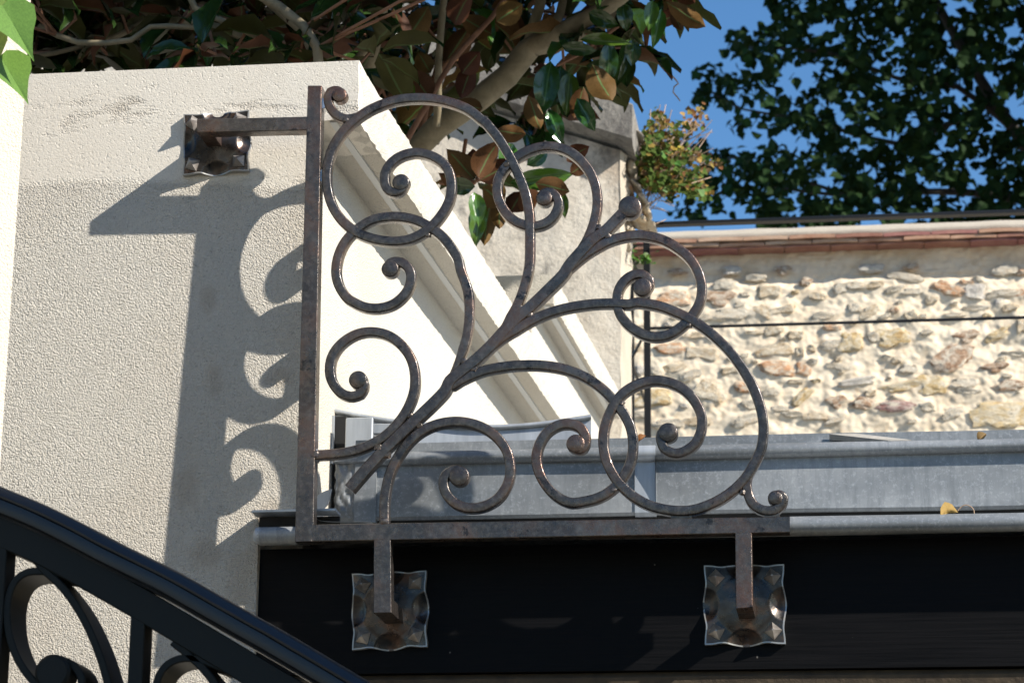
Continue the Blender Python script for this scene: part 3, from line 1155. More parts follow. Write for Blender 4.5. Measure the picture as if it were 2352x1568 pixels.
for k, (nm, path, proud, eye, er) in enumerate(scrolls):
    mb = MB()
    e = gp(eye)
    R = er * 1.12 * 0.3472 / PXM * (0.3907 / 0.3472 if k == 4 else 1)
    wind(path, e, R)
    rnd = random.Random(k)
    n = len(path)
    ws = [WS * (1 + 0.05 * noise.noise(Vector((i * 0.07, k * 3, 0)))) for i in range(n)]
    for i in range(max(0, n - 14), n):                                # drawn out towards the eye
        ws[i] *= 1 - 0.12 * (1 - (n - 1 - i) / 14)
    if k not in (2, 3):
        for i in range(12):
            ws[i] *= 0.3 + 0.7 * i / 12
    mb.bar(path, ws, YI + 0.002 - proud, DS, 0.0017)
    sc = mb.build(nm, IRON, grille, 32)
    mb = MB()
    mb.disc(e, R, YI + 0.001 - proud, DS + 0.001, dome=0.0006)
    mb.build('scroll_eye', IRON, sc, 32)

# the two little curls at the ends
for path, eye, er in (
    (trace((A_, [(470, 335), (400, 372), (320, 385), (255, 355), (215, 300), (205, 245), (222, 205)])), A_(283, 232), 50),
    (trace((C_, [(1110, 1170), (1082, 1240), (1085, 1320), (1118, 1390), (1175, 1425), (1240, 1425), (1285, 1390), (1296, 1350)])), C_(1248, 1355), 46)):
    mb = MB()
    e = gp(eye)
    wind(path, e, er * 0.36 / PXM)
    mb.bar(path, WS * 0.95, YI + 0.0022, DS, 0.0017)
    sc = mb.build('end_curl', IRON, grille, 32)
    mb = MB()
    mb.disc(e, er * 0.36 / PXM, YI + 0.0012, DS + 0.001, dome=0.0005)
    mb.build('scroll_eye', IRON, sc, 32)

# diagonal stem with its round knob
mb = MB()
st = trace((B_, [(348, 1268), (450, 1150), (570, 1020), (700, 895), (800, 800), (900, 705), (980, 620)]), (E_, [(40, 1045), (110, 985), (200, 915), (300, 830)]),
           (E_, [(400, 730), (480, 640), (560, 560), (640, 490), (700, 440), (830, 315), (960, 185)]),
           (D_, [(640, 950), (780, 800), (870, 735), (990, 615)]))
n = len(st)
ws = []
for i, p in enumerate(st):
    ws.append(0.0148 + 0.0006 * noise.noise(Vector((i * .1, 0, 0))))
mb.bar(st, ws, YI, DS + 0.002)
mb.build('stem', IRON, grille, 32)
mb = MB()
mb.disc(gp(D_(1030, 582)), 77 * .3472 / PXM, YI - 0.0004, DS + 0.002, 0.002, 36, 0.0004)
mb.build('knob', IRON, grille, 32)
# thin weld fillets filling the forks
forks = [([E_(500, 600), E_(612, 450), E_(560, 560), E_(690, 512), E_(540, 640), E_(420, 740)]),
         ([B_(1000, 590), B_(1110, 430), B_(1080, 500), B_(1175, 485), B_(1050, 570), B_(960, 650)])]


def barbox(nm, pts, y0, y1, mat=IRON, b=0.0012, parent=None):
    """straight bar given by its front-face corners in the picture"""
    mb = MB()
    P = [gp(p) for p in pts]
    mb.prism(P, y0, y1, b)
    return mb.build(nm, mat, parent or grille, 20)


DP = 0.020
post = barbox('upright', [(706.5, 197), (739, 197), (720, 1203), (716, 1243), (677, 1243)], YI, YI + DP)
rail = barbox('bottom_rail', [(716.3, 1203.5), (1814, 1185), (1814, 1222), (716.3, 1242.7)], YI + 0.0004, YI + DP)
barbox('wall_arm', [(452, 273), (707, 267), (707, 298.5), (452, 304)], YI + 0.0006, YI + DP)
barbox('beam_arm', [(858, 1237), (897, 1237), (899, 1405), (857, 1406)], YI + 0.0008, YI + DP)
barbox('beam_arm', [(1688, 1219), (1727, 1219), (1729, 1393), (1690, 1396)], YI + 0.0008, YI + DP)
YPL0 = wy(2.78) - 0.012
YPL1 = YBM - 0.012
barbox('arm_return', [(452.6, 273.5), (486, 272.7), (486, 303.5), (452.6, 303.7)], YI + DP - 0.002, YPL0)
barbox('arm_return', [(858, 1372), (899, 1372), (899, 1405), (858, 1406)], YI + DP - 0.002, YPL1)
barbox('arm_return', [(1690, 1362), (1728.5, 1361), (1728.5, 1392.5), (1690.4, 1395)], YI + DP - 0.002, YPL1)
# bright weld spots
mbs = Mat('bare_weld', 0.3, 0.9, (0.55, 0.55, 0.56))
mbs.bump(mbs.noise(300, 3), 0.5, 0.001)
for q in ([(733, 222), (748, 224), (746, 246), (733, 248)], [(729, 388), (741, 387), (741, 413), (729, 416)]):
    barbox('weld', q, YI + 0.004, YI + 0.018, mbs.m, 0.001)
for q in ([(1540, 1168), (1588, 1168), (1588, 1190), (1540, 1191)], [(1755, 1166), (1790, 1166), (1790, 1188), (1755, 1188)]):
    barbox('weld', q, YI + 0.004, YI + 0.018, IRON, 0.001)
barbox('weld', [(716, 1030), (727, 1029), (727, 1056), (716, 1056)], YI + 0.0045, YI + 0.018, mbs.m, 0.001)


EDGE = Mat('rim_highlight_steel', 0.35, 0.5, (0.36, 0.355, 0.34)).m  # pale colour paints the highlight along the plate rims
bm_ = Mat('bolt_steel', 0.33, 0.6)
bm_.color(bm_.ramp(bm_.noise(50, 4), [(0.35, (0.16, 0.14, 0.125)), (0.65, (0.36, 0.33, 0.30))]))
BOLT = bm_.m
BOLT.node_tree.nodes['Principled BSDF'].inputs['Metallic'].default_value = 0.3


for q, rr_ in ((B_(120, 1045), 0.004), (B_(578, 1490), 0.004), (E_(612, 455), 0.003), (E_(690, 515), 0.003), (E_(160, 890), 0.003), (E_(240, 955), 0.003), (B_(600, 1050), 0.0035), (B_(545, 1000), 0.0035),
               (B_(755, 790), 0.003), (B_(815, 860), 0.003), (D_(825, 720), 0.003), (D_(885, 775), 0.003), (A_(330, 405), 0.003), (C_(1055, 1325), 0.003), (A_(395, 1120), 0.0028), (A_(870, 1165), 0.0028),
               (C_(345, 800), 0.0028), (C_(300, 1310), 0.0028), (C_(740, 345), 0.0028), (D_(215, 310), 0.0028)):
    me = rock(int(q[0]) % 50, rr_ * 1.5, rr_, rr_ * 1.3, 2, 0.5)
    me.name = 'weld_bead'
    me.materials.append(IRON)
    o = link('weld_bead', me)
    o.parent = grille
    o.matrix_parent_inverse = Matrix.Translation(grille.location).inverted()
    p = at(q[0], q[1], YI + 0.0035)
    o.matrix_basis = Matrix.Translation(p)


def make_plate(cx, cy, px_w, px_h, Yback, rot, boltrot, name='mounting_plate', seed=0):
    """hammered square plate: scalloped edge, four edge dimples, raised centre, four pyramid bolts"""
    T = 0.0085
    Yf = Yback - T
    c = at(cx, cy, Yf)
    hx, hz = px_w / 2 / PXM, px_h / 2 / PXM
    N = 56
    vs, fs = [], []

    def h(u, v):
        e = 0.0
        for (a, b) in ((0, 1.02), (0, -1.02), (1.02, 0), (-1.02, 0)):
            d = sqrt((u - a) ** 2 + (v - b) ** 2)
            e -= 0.0085 * max(0.0, 1 - (d / 0.42) ** 2)
        r = sqrt(u * u + v * v)
        e += 0.0050 * max(0.0, 1 - r / 0.75) ** 0.8 if r < 0.75 else 0
        e += 0.0012 * noise.noise(Vector((u * 2.5 + seed, v * 2.5, 1)))
        return e

    for j in range(N + 1):
        for i in range(N + 1):
            u, v = -1 + 2 * i / N, -1 + 2 * j / N
            bu = 1 + 0.045 * (exp(-(v / 0.28) ** 2) - 0.8 * exp(-((abs(v) - 0.55) / 0.2) ** 2)) + 0.01 * noise.noise(Vector((v * 3, seed, u)))
            bv = 1 + 0.045 * (exp(-(u / 0.28) ** 2) - 0.8 * exp(-((abs(u) - 0.55) / 0.2) ** 2)) + 0.01 * noise.noise(Vector((u * 3, seed + 5, v)))
            x, z = u * hx * (bu if abs(u) > 0.6 else 1 + (bu - 1) * abs(u)), v * hz * (bv if abs(v) > 0.6 else 1 + (bv - 1) * abs(v))
            x, z = x * cos(rot) - z * sin(rot), x * sin(rot) + z * cos(rot)
            vs.append((c.x + x, Yf - h(u, v), c.z + z))
    for j in range(N):
        for i in range(N):
            a = j * (N + 1) + i
            fs.append((a, a + 1, a + N + 2, a + N + 1))
    ring = [i for i in range(N + 1)] + [j * (N + 1) + N for j in range(1, N + 1)] + [N * (N + 1) + i for i in range(N - 1, -1, -1)] + \
           [j * (N + 1) for j in range(N - 1, 0, -1)]
    o = len(vs)
    for q in ring:
        vs.append((vs[q][0], Yback - 0.0002, vs[q][2]))
    m = len(ring)
    for i in range(m):
        j = (i + 1) % m
        fs.append((ring[i], o + i, o + j, ring[j]))
    fs.append(tuple(range(o, o + m)))
    mb = MB()
    mb.add(vs, fs)
    pl = mb.build(name, PLATE, grille, 38)
    pl.data.materials.append(EDGE)
    rs_ = set(ring)
    for p in pl.data.polygons:
        if len(p.vertices) == 4 and any(q >= o or q in rs_ for q in p.vertices):
            p.material_index = 1
    k = 0
    for (u, v) in ((-0.70, 0.68), (0.70, 0.68), (-0.70, -0.68), (0.70, -0.68)):
        mb = MB()
        x, z = u * hx, v * hz
        x, z = x * cos(rot) - z * sin(rot), x * sin(rot) + z * cos(rot)
        s0, s1 = 0.0084, 0.0011
        yb, yt = Yf + 0.001, Yf - 0.0125
        a0 = boltrot[k]
        k += 1
        vv = []
        for s_, yy in ((s0, yb), (s0 * 0.98, Yf - 0.0022), (s1, yt)):
            for g in range(4):
                a = a0 + g * pi / 2
                vv.append((c.x + x + s_ * 1.35 * cos(a), yy, c.z + z + s_ * 1.35 * sin(a)))
        ff = [(8, 9, 10, 11), (3, 2, 1, 0)]
        for lay in range(2):
            for g in range(4):
                q = (g + 1) % 4
                ff.append((lay * 4 + g, lay * 4 + q, lay * 4 + 4 + q, lay * 4 + 4 + g))
        mb.add(vv, ff)
        mb.build('bolt_head', BOLT, pl)
    return pl


make_plate(496, 327, 162, 156, wy(2.78) - 0.0005, 0.03, [0.15, 0.35, 0.5, 0.78], seed=1)
make_plate(894, 1400, 173, 176, YBM - 0.0005, 0.03, [0.25, 0.75, 0.55, 0.45], seed=2)
make_plate(1710, 1387, 180, 180, YBM - 0.0005, 0.0, [0.0, 0.15, 0.3, 0.1], seed=3)

# ------------------------------------------------------------------ stair railing in the foreground
YR = 2.42
PR = (at(1300, 700, YR) - at(1200, 700, YR)).length / 100
sr = thing('stair_railing', 'out of focus black stair railing with moulded handrail and scrolls in the foreground', 'railing', tuple(at(300, 1500, YR)))


def F_(u, v): return (u * .2969, 1102.5 + v * .2969)


def rp(q): return gp(q, YR)


def rspline(pts, st=0.008): return spline([rp(p) for p in pts], st)


topl = [(-500, -160), (-250, -45), (0, 60), (250, 165), (500, 285), (800, 443), (1100, 592), (1300, 692), (1600, 862), (1900, 1032), (2063, 1122), (2400, 1320),
        (2900, 1620), (3400, 1930)]
cen = rspline([F_(u, v + 100) for u, v in topl])
# moulded handrail profile (offset across the slope, depth); n up, y towards the back
mb = MB()
prof = [(0.0135, 0.020), (0.0150, 0.012), (0.0135, 0.004), (0.0100, -0.0015), (0.0050, -0.0045), (0.0028, -0.0040), (0.0022, -0.0025), (0.0012, -0.0040),
        (-0.0050, -0.0050), (-0.0105, -0.0040), (-0.0125, -0.0015), (-0.0128, 0.002), (-0.0145, 0.003), (-0.0148, 0.038), (0.006, 0.040), (0.0125, 0.032)]
vs, fs = [], []
n, m = len(cen), len(prof)
for i, p in enumerate(cen):
    a, c = cen[max(0, i - 1)], cen[min(n - 1, i + 1)]
    t = (c - a).normalized()
    q = Vector((-t.y, t.x))
    if q.y < 0:
        q = -q
    for o, y in prof:
        e = 0.0004 * noise.noise(Vector((p.x * 30, o * 400, 0)))
        vs.append((p.x + q.x * (o + e), YR + y, p.y + q.y * (o + e)))
for i in range(n - 1):
    for k in range(m):
        j = (k + 1) % m
        fs.append((i * m + k, i * m + j, (i + 1) * m + j, (i + 1) * m + k))
fs += [tuple(range(m)), tuple(range((n - 1) * m, n * m))]
mb.add(vs, fs)
mb.build('handrail', BLACK, sr, 35)
# the flat bar below it
low = [(-500, 290), (-250, 350), (0, 395), (300, 520), (640, 700), (1000, 905), (1350, 1110), (1700, 1318), (2063, 1538), (2400, 1738), (2900, 2045)]
mb = MB()
mb.bar(rspline([F_(u, v) for u, v in low]), 0.0310, YR + 0.0045, 0.030)
mb.build('top_flat', BLACKM, sr, 30)
for pts in ([(640, 760), (500, 720), (390, 700), (290, 690), (190, 700), (105, 755), (52, 860), (32, 1000), (48, 1180), (105, 1350), (200, 1500), (320, 1620), (470, 1690), (590, 1640), (610, 1520), (545, 1420), (440, 1370)],
            [(250, 590), (330, 690), (440, 790), (550, 930), (645, 1090), (725, 1270), (790, 1460), (840, 1680), (870, 2000)],
            [(1700, 1440), (1580, 1390), (1470, 1365), (1370, 1372), (1280, 1415), (1215, 1500), (1190, 1620), (1210, 1800), (1300, 1950)],
            [(1320, 1240), (1420, 1320), (1540, 1430), (1650, 1570), (1740, 1760), (1800, 2000)]):
    mb = MB()
    mb.bar(rspline([F_(*p) for p in pts], 0.006), 0.0078, YR + 0.006 + 0.0006 * (len(pts) % 3), 0.052)
    s_ = mb.build('scroll', BLACKM, sr, 30)
mb = MB()
mb.disc(rp(F_(400, 1480)), 0.018, YR + 0.0, 0.032, 0.003)
mb.build('scroll_eye', BLACKM, sr, 32)
for ua, ub, v0 in ((-75, 45, 400), (1008, 1118, 880), (2120, 2230, 1500)):
    mb = MB()
    P = [rp(F_(ua, v0)), rp(F_(ub, v0 + 60)), rp(F_(ub - 20, 2600)), rp(F_(ua - 20, 2600))]
    P = [(p[0], p[1]) for p in P]
    P[2] = (P[1][0], 0.9)
    P[3] = (P[0][0], 0.9)
    mb.prism(P, YR + 0.005, YR + 0.034, 0.001)
    mb.build('baluster', BLACKM, sr, 20)
mb = MB()
mb.box(rp(F_(-500, 0))[0], rp(F_(3400, 0))[0], YR, YR + 0.04, 0.86, 0.90)
mb.build('bottom_flat', BLACK, sr)

# plain wall added out of view to the right, to shade the stair railing
mb = MB()
zt_ = at(0, 1085, YR).z + (1.0 - at(0, 1100, YR).x) * 0.551 / 0.769
mb.box(1.0, 1.25, -3.5, 1.97, 0, zt_)
tag(mb.build('added_shade_wall', ST_NEAR), 'tall cream rendered wall added outside the view on the right to shade the stair railing', 'wall', kind='thing')

# ------------------------------------------------------------------ near pillar at the left edge with ivy
pil = MB()
YN = 2.50
e0, e1 = at(60, 60, YN), at(12, 1000, YN)
xe = (e0.x + e1.x) / 2
# face turned towards the sun
dx = 0.30
pil.add([(xe, YN, 0), (xe - dx, YN - 0.26, 0), (xe - dx - 0.2, YN + 0.02, 0), (xe - 0.08, YN + 0.16, 0), (xe, YN, 3.4), (xe - dx, YN - 0.26, 3.4), (xe - dx - 0.2, YN + 0.02, 3.4),
         (xe - 0.08, YN + 0.16, 3.4)], [(0, 1, 5, 4), (1, 2, 6, 5), (2, 3, 7, 6), (3, 0, 4, 7), (4, 5, 6, 7), (3, 2, 1, 0)])
po = pil.build('rendered_pillar', ST_NEAR)
tag(po, 'sunlit cream rendered pillar cut off by the left edge, ivy hanging over it', 'pillar', kind='thing')
ivy = thing('ivy_plant', 'bright green ivy with pointed leaves hanging in front of the pillar', 'ivy', tuple(at(20, 0, 2.40)))


def lobed(name, mat, pts, fold=0.08):
    """flat outlined leaf, x across, y along, with a raised midrib"""
    n = len(pts)
    vs = [(0, 0.35, -fold * 0.2)] + [(x, y, abs(x) * fold * 2 - 0.1 * (y - 0.4) ** 2) for x, y in pts]
    fs = [(0, 1 + i, 1 + (i + 1) % n) for i in range(n)]
    me = bpy.data.meshes.new(name)
    me.from_pydata(vs, [], fs)
    me.materials.append(mat)
    return me


ivm = lobed('ivy_leaf', IVY, [(0, 0), (0.22, -0.08), (0.42, 0.02), (0.52, 0.22), (0.42, 0.42), (0.26, 0.60), (0.13, 0.78), (0.04, 0.93), (0, 1.05), (-0.05, 0.92),
                             (-0.14, 0.78), (-0.27, 0.60), (-0.45, 0.42), (-0.55, 0.2), (-0.42, 0.0), (-0.2, -0.08)])
for (bx, by), (tx, ty), w, yy, nr in (((6, 12), (76, 132), 0.052, 2.385, (0.25, -0.8, 0.45)), ((0, 128), (64, 232), 0.050, 2.40, (0.35, -0.75, 0.5)),
                                     ((-20, -40), (40, 36), 0.06, 2.40, (0.1, -0.8, 0.6)), ((-60, 60), (-10, 190), 0.06, 2.42, (0.1, -0.8, 0.5)), ((-40, -120), (-10, 10), 0.06, 2.42, (0.1, -0.8, 0.5)), ((-90, 190), (-50, 330), 0.06, 2.42, (0.1, -0.8, 0.5))):
    b0, b1 = at(bx, by, yy), at(tx, ty, yy - 0.01)
    o = link('leaf', ivm)
    o.parent = ivy
    o.matrix_parent_inverse = Matrix.Translation(ivy.location).inverted()
    o.matrix_basis = frame(b0, b1 - b0, Vector(nr), (b1 - b0).length, w)
mb = MB()
mb.tube(spline([at(x, y, 2.43) for x, y in ((-30, -300), (-20, -100), (0, 10), (-10, 120), (-60, 260))], 0.02), 0.0018, 6)
mb.build('stem', DRY, ivy, 60)

# ------------------------------------------------------------------ old grey gable wall
YO = 5.95
og = thing('old_gable_wall', 'old weathered grey gable wall end with sooty raking top behind the magnolia', 'wall', (-0.6, 5.5, 0))
pr_ = at(1432, 400, YO)
xr = at(1425, 600, YO).x
zt0 = at(1450, 232, YO)
zt1 = at(1150, 82, YO)
sl_ = (zt1.z - zt0.z) / (zt1.x - zt0.x)
xl = -3.4
NX, NZ = 150, 60
vs, fs = [], []
for j in range(NZ + 1):
    for i in range(NX + 1):
        x = xl + (xr - xl) * i / NX
        zt = at(1425, 345, YO).z + sl_ * 0.62 * (x - xr)
        z = 1.6 + (zt - 1.6) * j / NZ
        e = 0.008 * noise.noise(Vector((x * 3, z * 3, 0))) + 0.004 * noise.noise(Vector((x * 11, z * 11, 5)))
        ex = 0.004 * noise.noise(Vector((3, z * 14, 0))) if i == NX else 0
        vs.append((x + ex, YO + e, z))
for j in range(NZ):
    for i in range(NX):
        a = j * (NX + 1) + i
        fs.append((a, a + 1, a + NX + 2, a + NX + 1))
mb = MB()
mb.add(vs, fs)
mb.box(xl, xr - 0.008, YO + 0.015, YO + 0.28, 0, at(1425, 360, YO).z - 0.03)
mb.build('render_face', OLD, og, 60)
# return face lit by the sun
mb = MB()
vs = []
NJ = 90
z0_, z1_ = 1.6, at(1425, 345, YO).z
for j in range(NJ + 1):
    z = z0_ + (z1_ - z0_) * j / NJ
    for i in range(7):
        t = i / 6
        hi = max(0, (z - at(1425, 700, YO).z)) / (z1_ - at(1425, 700, YO).z)
        e = 0.010 * noise.noise(Vector((t * 3, z * 11, 7))) + 0.035 * hi * noise.noise(Vector((t * 4, z * 16, 2))) * (1 if i else 0)
        vs.append((xr + (0.004 * noise.noise(Vector((3, z * 14, 0))) if i == 0 else e + 0.004), YO + 0.0 + 0.26 * t, z))
mb.add(vs, [(j * 7 + i, j * 7 + i + 1, (j + 1) * 7 + i + 1, (j + 1) * 7 + i) for j in range(NJ) for i in range(6)])
mb.build('return_face', CAPM, og, 60)
# raking coping, two courses
mb = MB()
x9 = at(1452, 300, YO - 0.05).x
for (o0, o1, yf) in ((0.0, 1.0, 0.05),):
    vs = []
    NK = 120
    zc0 = at(1440, 345, YO).z
    zc1 = at(1452, 235, YO - 0.05).z
    for i in range(NK + 1):
        x = xl + (x9 - xl) * i / NK
        lo = zc0 + sl_ * 0.62 * (x - x9) + 0.004 * noise.noise(Vector((x * 12, 1, 0)))
        hi = zc1 + sl_ * 0.95 * (x - x9) + 0.007 * noise.noise(Vector((x * 9, 4, 0)))
        dd = 0.006 * noise.noise(Vector((x * 10, 7, 0)))
        vs += [(x, YO - yf + dd + 0.014, lo), (x, YO - yf + dd, lo + 0.012), (x, YO - yf + dd, hi - 0.01), (x, YO - yf + 0.02, hi), (x, YO + 0.30, hi), (x, YO + 0.30, lo)]
    fs = [(i * 6 + k, i * 6 + (k + 1) % 6, (i + 1) * 6 + (k + 1) % 6, (i + 1) * 6 + k) for i in range(NK) for k in range(6)]
    fs += [tuple(range(6)), tuple(range(NK * 6, NK * 6 + 6))]
    mb.add(vs, fs)
mb.build('raking_coping', OLDC, og, 40)


# broken stones showing at the gable end
for k, (x, y, w, h_, ang, c) in enumerate(((1462, 312, 34, 11, 0.5, 'G'), (1448, 296, 16, 22, 0, 'T'), (1440, 345, 16, 26, 0, 'P'), (1452, 392, 20, 34, 0.1, 'P'),
                                           (1462, 430, 32, 10, 0.7, 'G'), (1448, 440, 13, 22, 0, 'R'), (1478, 462, 28, 12, 0.9, 'G'), (1462, 475, 22, 18, 0.3, 'P'),
                                           (1486, 490, 20, 14, 0.6, 'T'), (1446, 500, 14, 24, 0, 'P'), (1472, 512, 34, 16, 0.2, 'T'), (1444, 560, 13, 24, 0.1, 'P'), (1452, 540, 20, 14, 0.1, 'T'),
                                           (1497, 520, 18, 10, 0.4, 'P'))):
    p = at(x, y, YO + 0.12)
    s1 = 5827 / 6.3
    me = rock(40 + k)
    me.materials.append(STONES[c])
    o = link('stone', me)
    o.parent = og
    o.matrix_parent_inverse = Matrix.Translation(og.location).inverted()
    o.matrix_basis = Matrix.Translation(p) @ Matrix.Rotation(ang, 4, 'Y') @ Matrix.Diagonal((w / 2 / s1 * 1.15, 0.05, h_ / 2 / s1 * 1.15, 1))

# ------------------------------------------------------------------ rubble stone wall with tile capping
YS = 8.0
sw = thing('rubble_wall', 'sunlit rubble stone wall in cream mortar capped with red roof tiles', 'wall', (1, 8.1, 0))
SPX = (at(2000, 700, YS) - at(1900, 700, YS)).length / 100


def H_(u, v): return (1361 + u * .434, 408.4 + v * .434)


ST = [(430, 645, 150, 80, 0, 'R'), (670, 640, 140, 72, 0, 'B'), (700, 565, 100, 56, 10, 'P'), (740, 720, 170, 66, 0, 'P'), (862, 532, 96, 38, 0, 'P'),
      (1130, 552, 60, 38, 0, 'B'), (930, 605, 110, 66, 0, 'T'), (1190, 630, 74, 42, -10, 'T'), (905, 712, 90, 60, -30, 'T'), (1010, 700, 120, 44, 10, 'T'),
      (1222, 730, 100, 40, 0, 'P'), (1308, 585, 60, 56, 0, 'P'), (1385, 572, 90, 46, 0, 'P'), (1492, 570, 80, 40, 10, 'T'), (1660, 525, 160, 40, -8, 'P'),
      (1695, 602, 96, 40, 0, 'P'), (1600, 590, 90, 34, 12, 'P'), (1880, 592, 150, 60, -22, 'R'), (2022, 604, 90, 84, 0, 'G'), (1985, 558, 70, 26, -5, 'R'),
      (2180, 610, 150, 44, 8, 'P'), (2268, 614, 70, 44, 0, 'R'), (2275, 502, 60, 30, 0, 'R'), (2180, 490, 110, 50, 0, 'P'), (1388, 690, 66, 56, 0, 'P'),
      (1462, 716, 90, 58, 25, 'T'), (1596, 705, 52, 30, 0, 'B'), (1690, 732, 60, 56, 20, 'T'), (2030, 690, 120, 34, 0, 'P'), (2210, 690, 80, 40, 10, 'T'),
      (1910, 728, 100, 28, 0, 'P'), (540, 835, 110, 38, 0, 'T'), (415, 908, 144, 56, 0, 'R'), (590, 932, 160, 70, -8, 'T'), (860, 822, 80, 22, 0, 'T'),
      (960, 812, 90, 48, 10, 'T'), (1072, 835, 76, 46, 0, 'T'), (1270, 795, 84, 28, 0, 'R'), (965, 916, 170, 66, 4, 'T'), (1102, 922, 40, 58, 0, 'T'),
      (1165, 905, 40, 34, -30, 'T'), (1262, 882, 96, 50, 0, 'P'), (1365, 876, 108, 92, 0, 'O'), (1486, 845, 56, 56, 0, 'P'), (1592, 845, 150, 84, 0, 'O'),
      (1892, 955, 190, 120, 22, 'B'), (1975, 842, 110, 56, 8, 'B'), (2140, 832, 120, 44, 28, 'O'), (2268, 790, 46, 70, 0, 'T'), (2240, 932, 120, 26, -5, 'P'),
      (975, 1012, 150, 74, -5, 'R'), (1112, 1012, 66, 66, 0, 'R'), (440, 1008, 100, 52, 10, 'T'), (520, 1045, 100, 50, 15, 'P'), (730, 1020, 100, 38, 8, 'T'),
      (250, 1020, 50, 56, 0, 'G'), (1302, 998, 104, 34, -8, 'P'), (1680, 1010, 86, 54, 0, 'P'), (2130, 1006, 110, 44, 8, 'B'), (2215, 1102, 160, 50, 4, 'B'),
      (1400, 1080, 156, 40, 8, 'G'), (1640, 1105, 190, 46, 8, 'O'), (1800, 1098, 130, 90, -10, 'O'), (1975, 1085, 130, 60, 0, 'P'), (1990, 1130, 110, 34, -5, 'P'),
      (620, 1140, 150, 96, -20, 'T'), (320, 1170, 170, 84, 0, 'O'), (820, 1112, 110, 56, 0, 'R'), (950, 1132, 80, 44, 10, 'P'), (1112, 1160, 110, 46, 42, 'O'),
      (1290, 1188, 84, 54, 8, 'B'), (1432, 1198, 110, 56, -5, 'B'), (1618, 1215, 190, 50, 4, 'D'), (1770, 1216, 68, 48, 0, 'P'), (1910, 1244, 104, 50, 28, 'P'),
      (1695, 1290, 44, 24, 0, 'P'), (2165, 1255, 250, 130, 4, 'O'), (810, 1282, 130, 56, 12, 'P'), (990, 1222, 80, 36, 0, 'P'), (1060, 1252, 100, 30, 0, 'P'),
      (1180, 1266, 106, 38, 0, 'T'), (1290, 1282, 100, 36, 12, 'P'), (560, 1292, 120, 46, 0, 'T'), (400, 1300, 140, 50, 0, 'P'), (1072, 1080, 80, 22, 0, 'T'),
      (840, 1202, 86, 50, 0, 'P'), (450, 500, 90, 30, 0, 'B'), (740, 492, 80, 44, 0, 'G'), (1010, 490, 70, 40, 0, 'B'), (1480, 480, 110, 40, 0, 'G'), (1690, 470, 70, 30, 0, 'B'),
      (220, 900, 60, 44, 0, 'T'), (200, 1120, 70, 50, 0, 'P'), (250, 800, 80, 40, 0, 'T'), (2420, 700, 110, 60, 0, 'T'), (2400, 860, 140, 70, 0, 'P'), (2440, 1080, 120, 70, 0, 'O'),
      (2560, 960, 140, 80, 0, 'T'), (2620, 760, 150, 70, 0, 'R'), (2580, 1200, 160, 80, 0, 'P'), (2740, 1090, 140, 80, 0, 'B')]
rf_ = random.Random(3)
big = list(ST)
for _ in range(1200):
    u, v = rf_.uniform(150, 2600), rf_.uniform(520, 1320)
    if len(ST) > len(big) + 50:
        break
    if all(abs(u - q[0]) > q[2] * 0.5 + 22 or abs(v - q[1]) > q[3] * 0.5 + 12 for q in ST):
        w = rf_.uniform(22, 70)
        ST.append((u, v, w, w * rf_.uniform(0.4, 0.7), rf_.uniform(-20, 20), rf_.choice('PPPTTOG')))
sp = []
for (u, v, w, h_, ang, c) in ST:
    p = at(*H_(u, v), YS)
    sp.append((p.x, p.z, w * 1.12 * .434 * SPX / 2, h_ * 1.12 * .434 * SPX / 2, -radians(ang), c))


def mheight(x, z):
    e = 0.006 * noise.noise(Vector((x * 5, z * 7, 3))) + 0.0026 * noise.noise(Vector((x * 13 + z * 6, z * 17, 8))) + 0.0013 * noise.noise(Vector((x * 42, z * 42, 1)))
    e += 0.0044 * noise.noise(Vector((x * 24, z * 30, 21))) + 0.0025 * noise.noise(Vector((x * 60, z * 70, 27)))
    e += 0.002 * abs(noise.noise(Vector((x * 9 - z * 9, z * 15, 11))))
    for (a, b, rx, rz, an, c) in sp:
        dx_, dz_ = (x - a), (z - b)
        if abs(dx_) < 0.2 and abs(dz_) < 0.2:
            q = (dx_ / (rx * 1.35)) ** 2 + (dz_ / (rz * 1.7)) ** 2
            if q < 4:
                e += 0.0045 * exp(-q)
    return e


zlo = at(1700, 1060, YS).z
zhi = at(1900, 574, YS).z
xa, xb = at(1380, 700, YS).x, at(2850, 700, YS).x
NX, NZ = 460, 190
vs, fs = [], []
zsh = at(1900, 655, YS).z
for j in range(NZ + 1):
    for i in range(NX + 1):
        x = xa + (xb - xa) * i / NX
        z = zlo + (zhi - zlo) * j / NZ
        e = mheight(x, z)
        # the top of the wall falls back under the tile course
        zr = z - (zsh + 0.02 * noise.noise(Vector((x * 4, 0, 0))))
        e -= 0.016 * min(1, max(0, zr / 0.03))
        vs.append((x, YS - e, z))
for j in range(NZ):
    for i in range(NX):
        a = j * (NX + 1) + i
        fs.append((a, a + 1, a + NX + 2, a + NX + 1))
mb = MB()
mb.add(vs, fs)
mb.box(xa, 6, YS + 0.03, YS + 0.42, 0, zhi + 0.03)
mb.box(xb, 6, YS, YS + 0.1, 0, zhi)
mb.box(xa, xb, YS + 0.001, YS + 0.1, 0, zlo)
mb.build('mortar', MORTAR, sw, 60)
rocks = {}
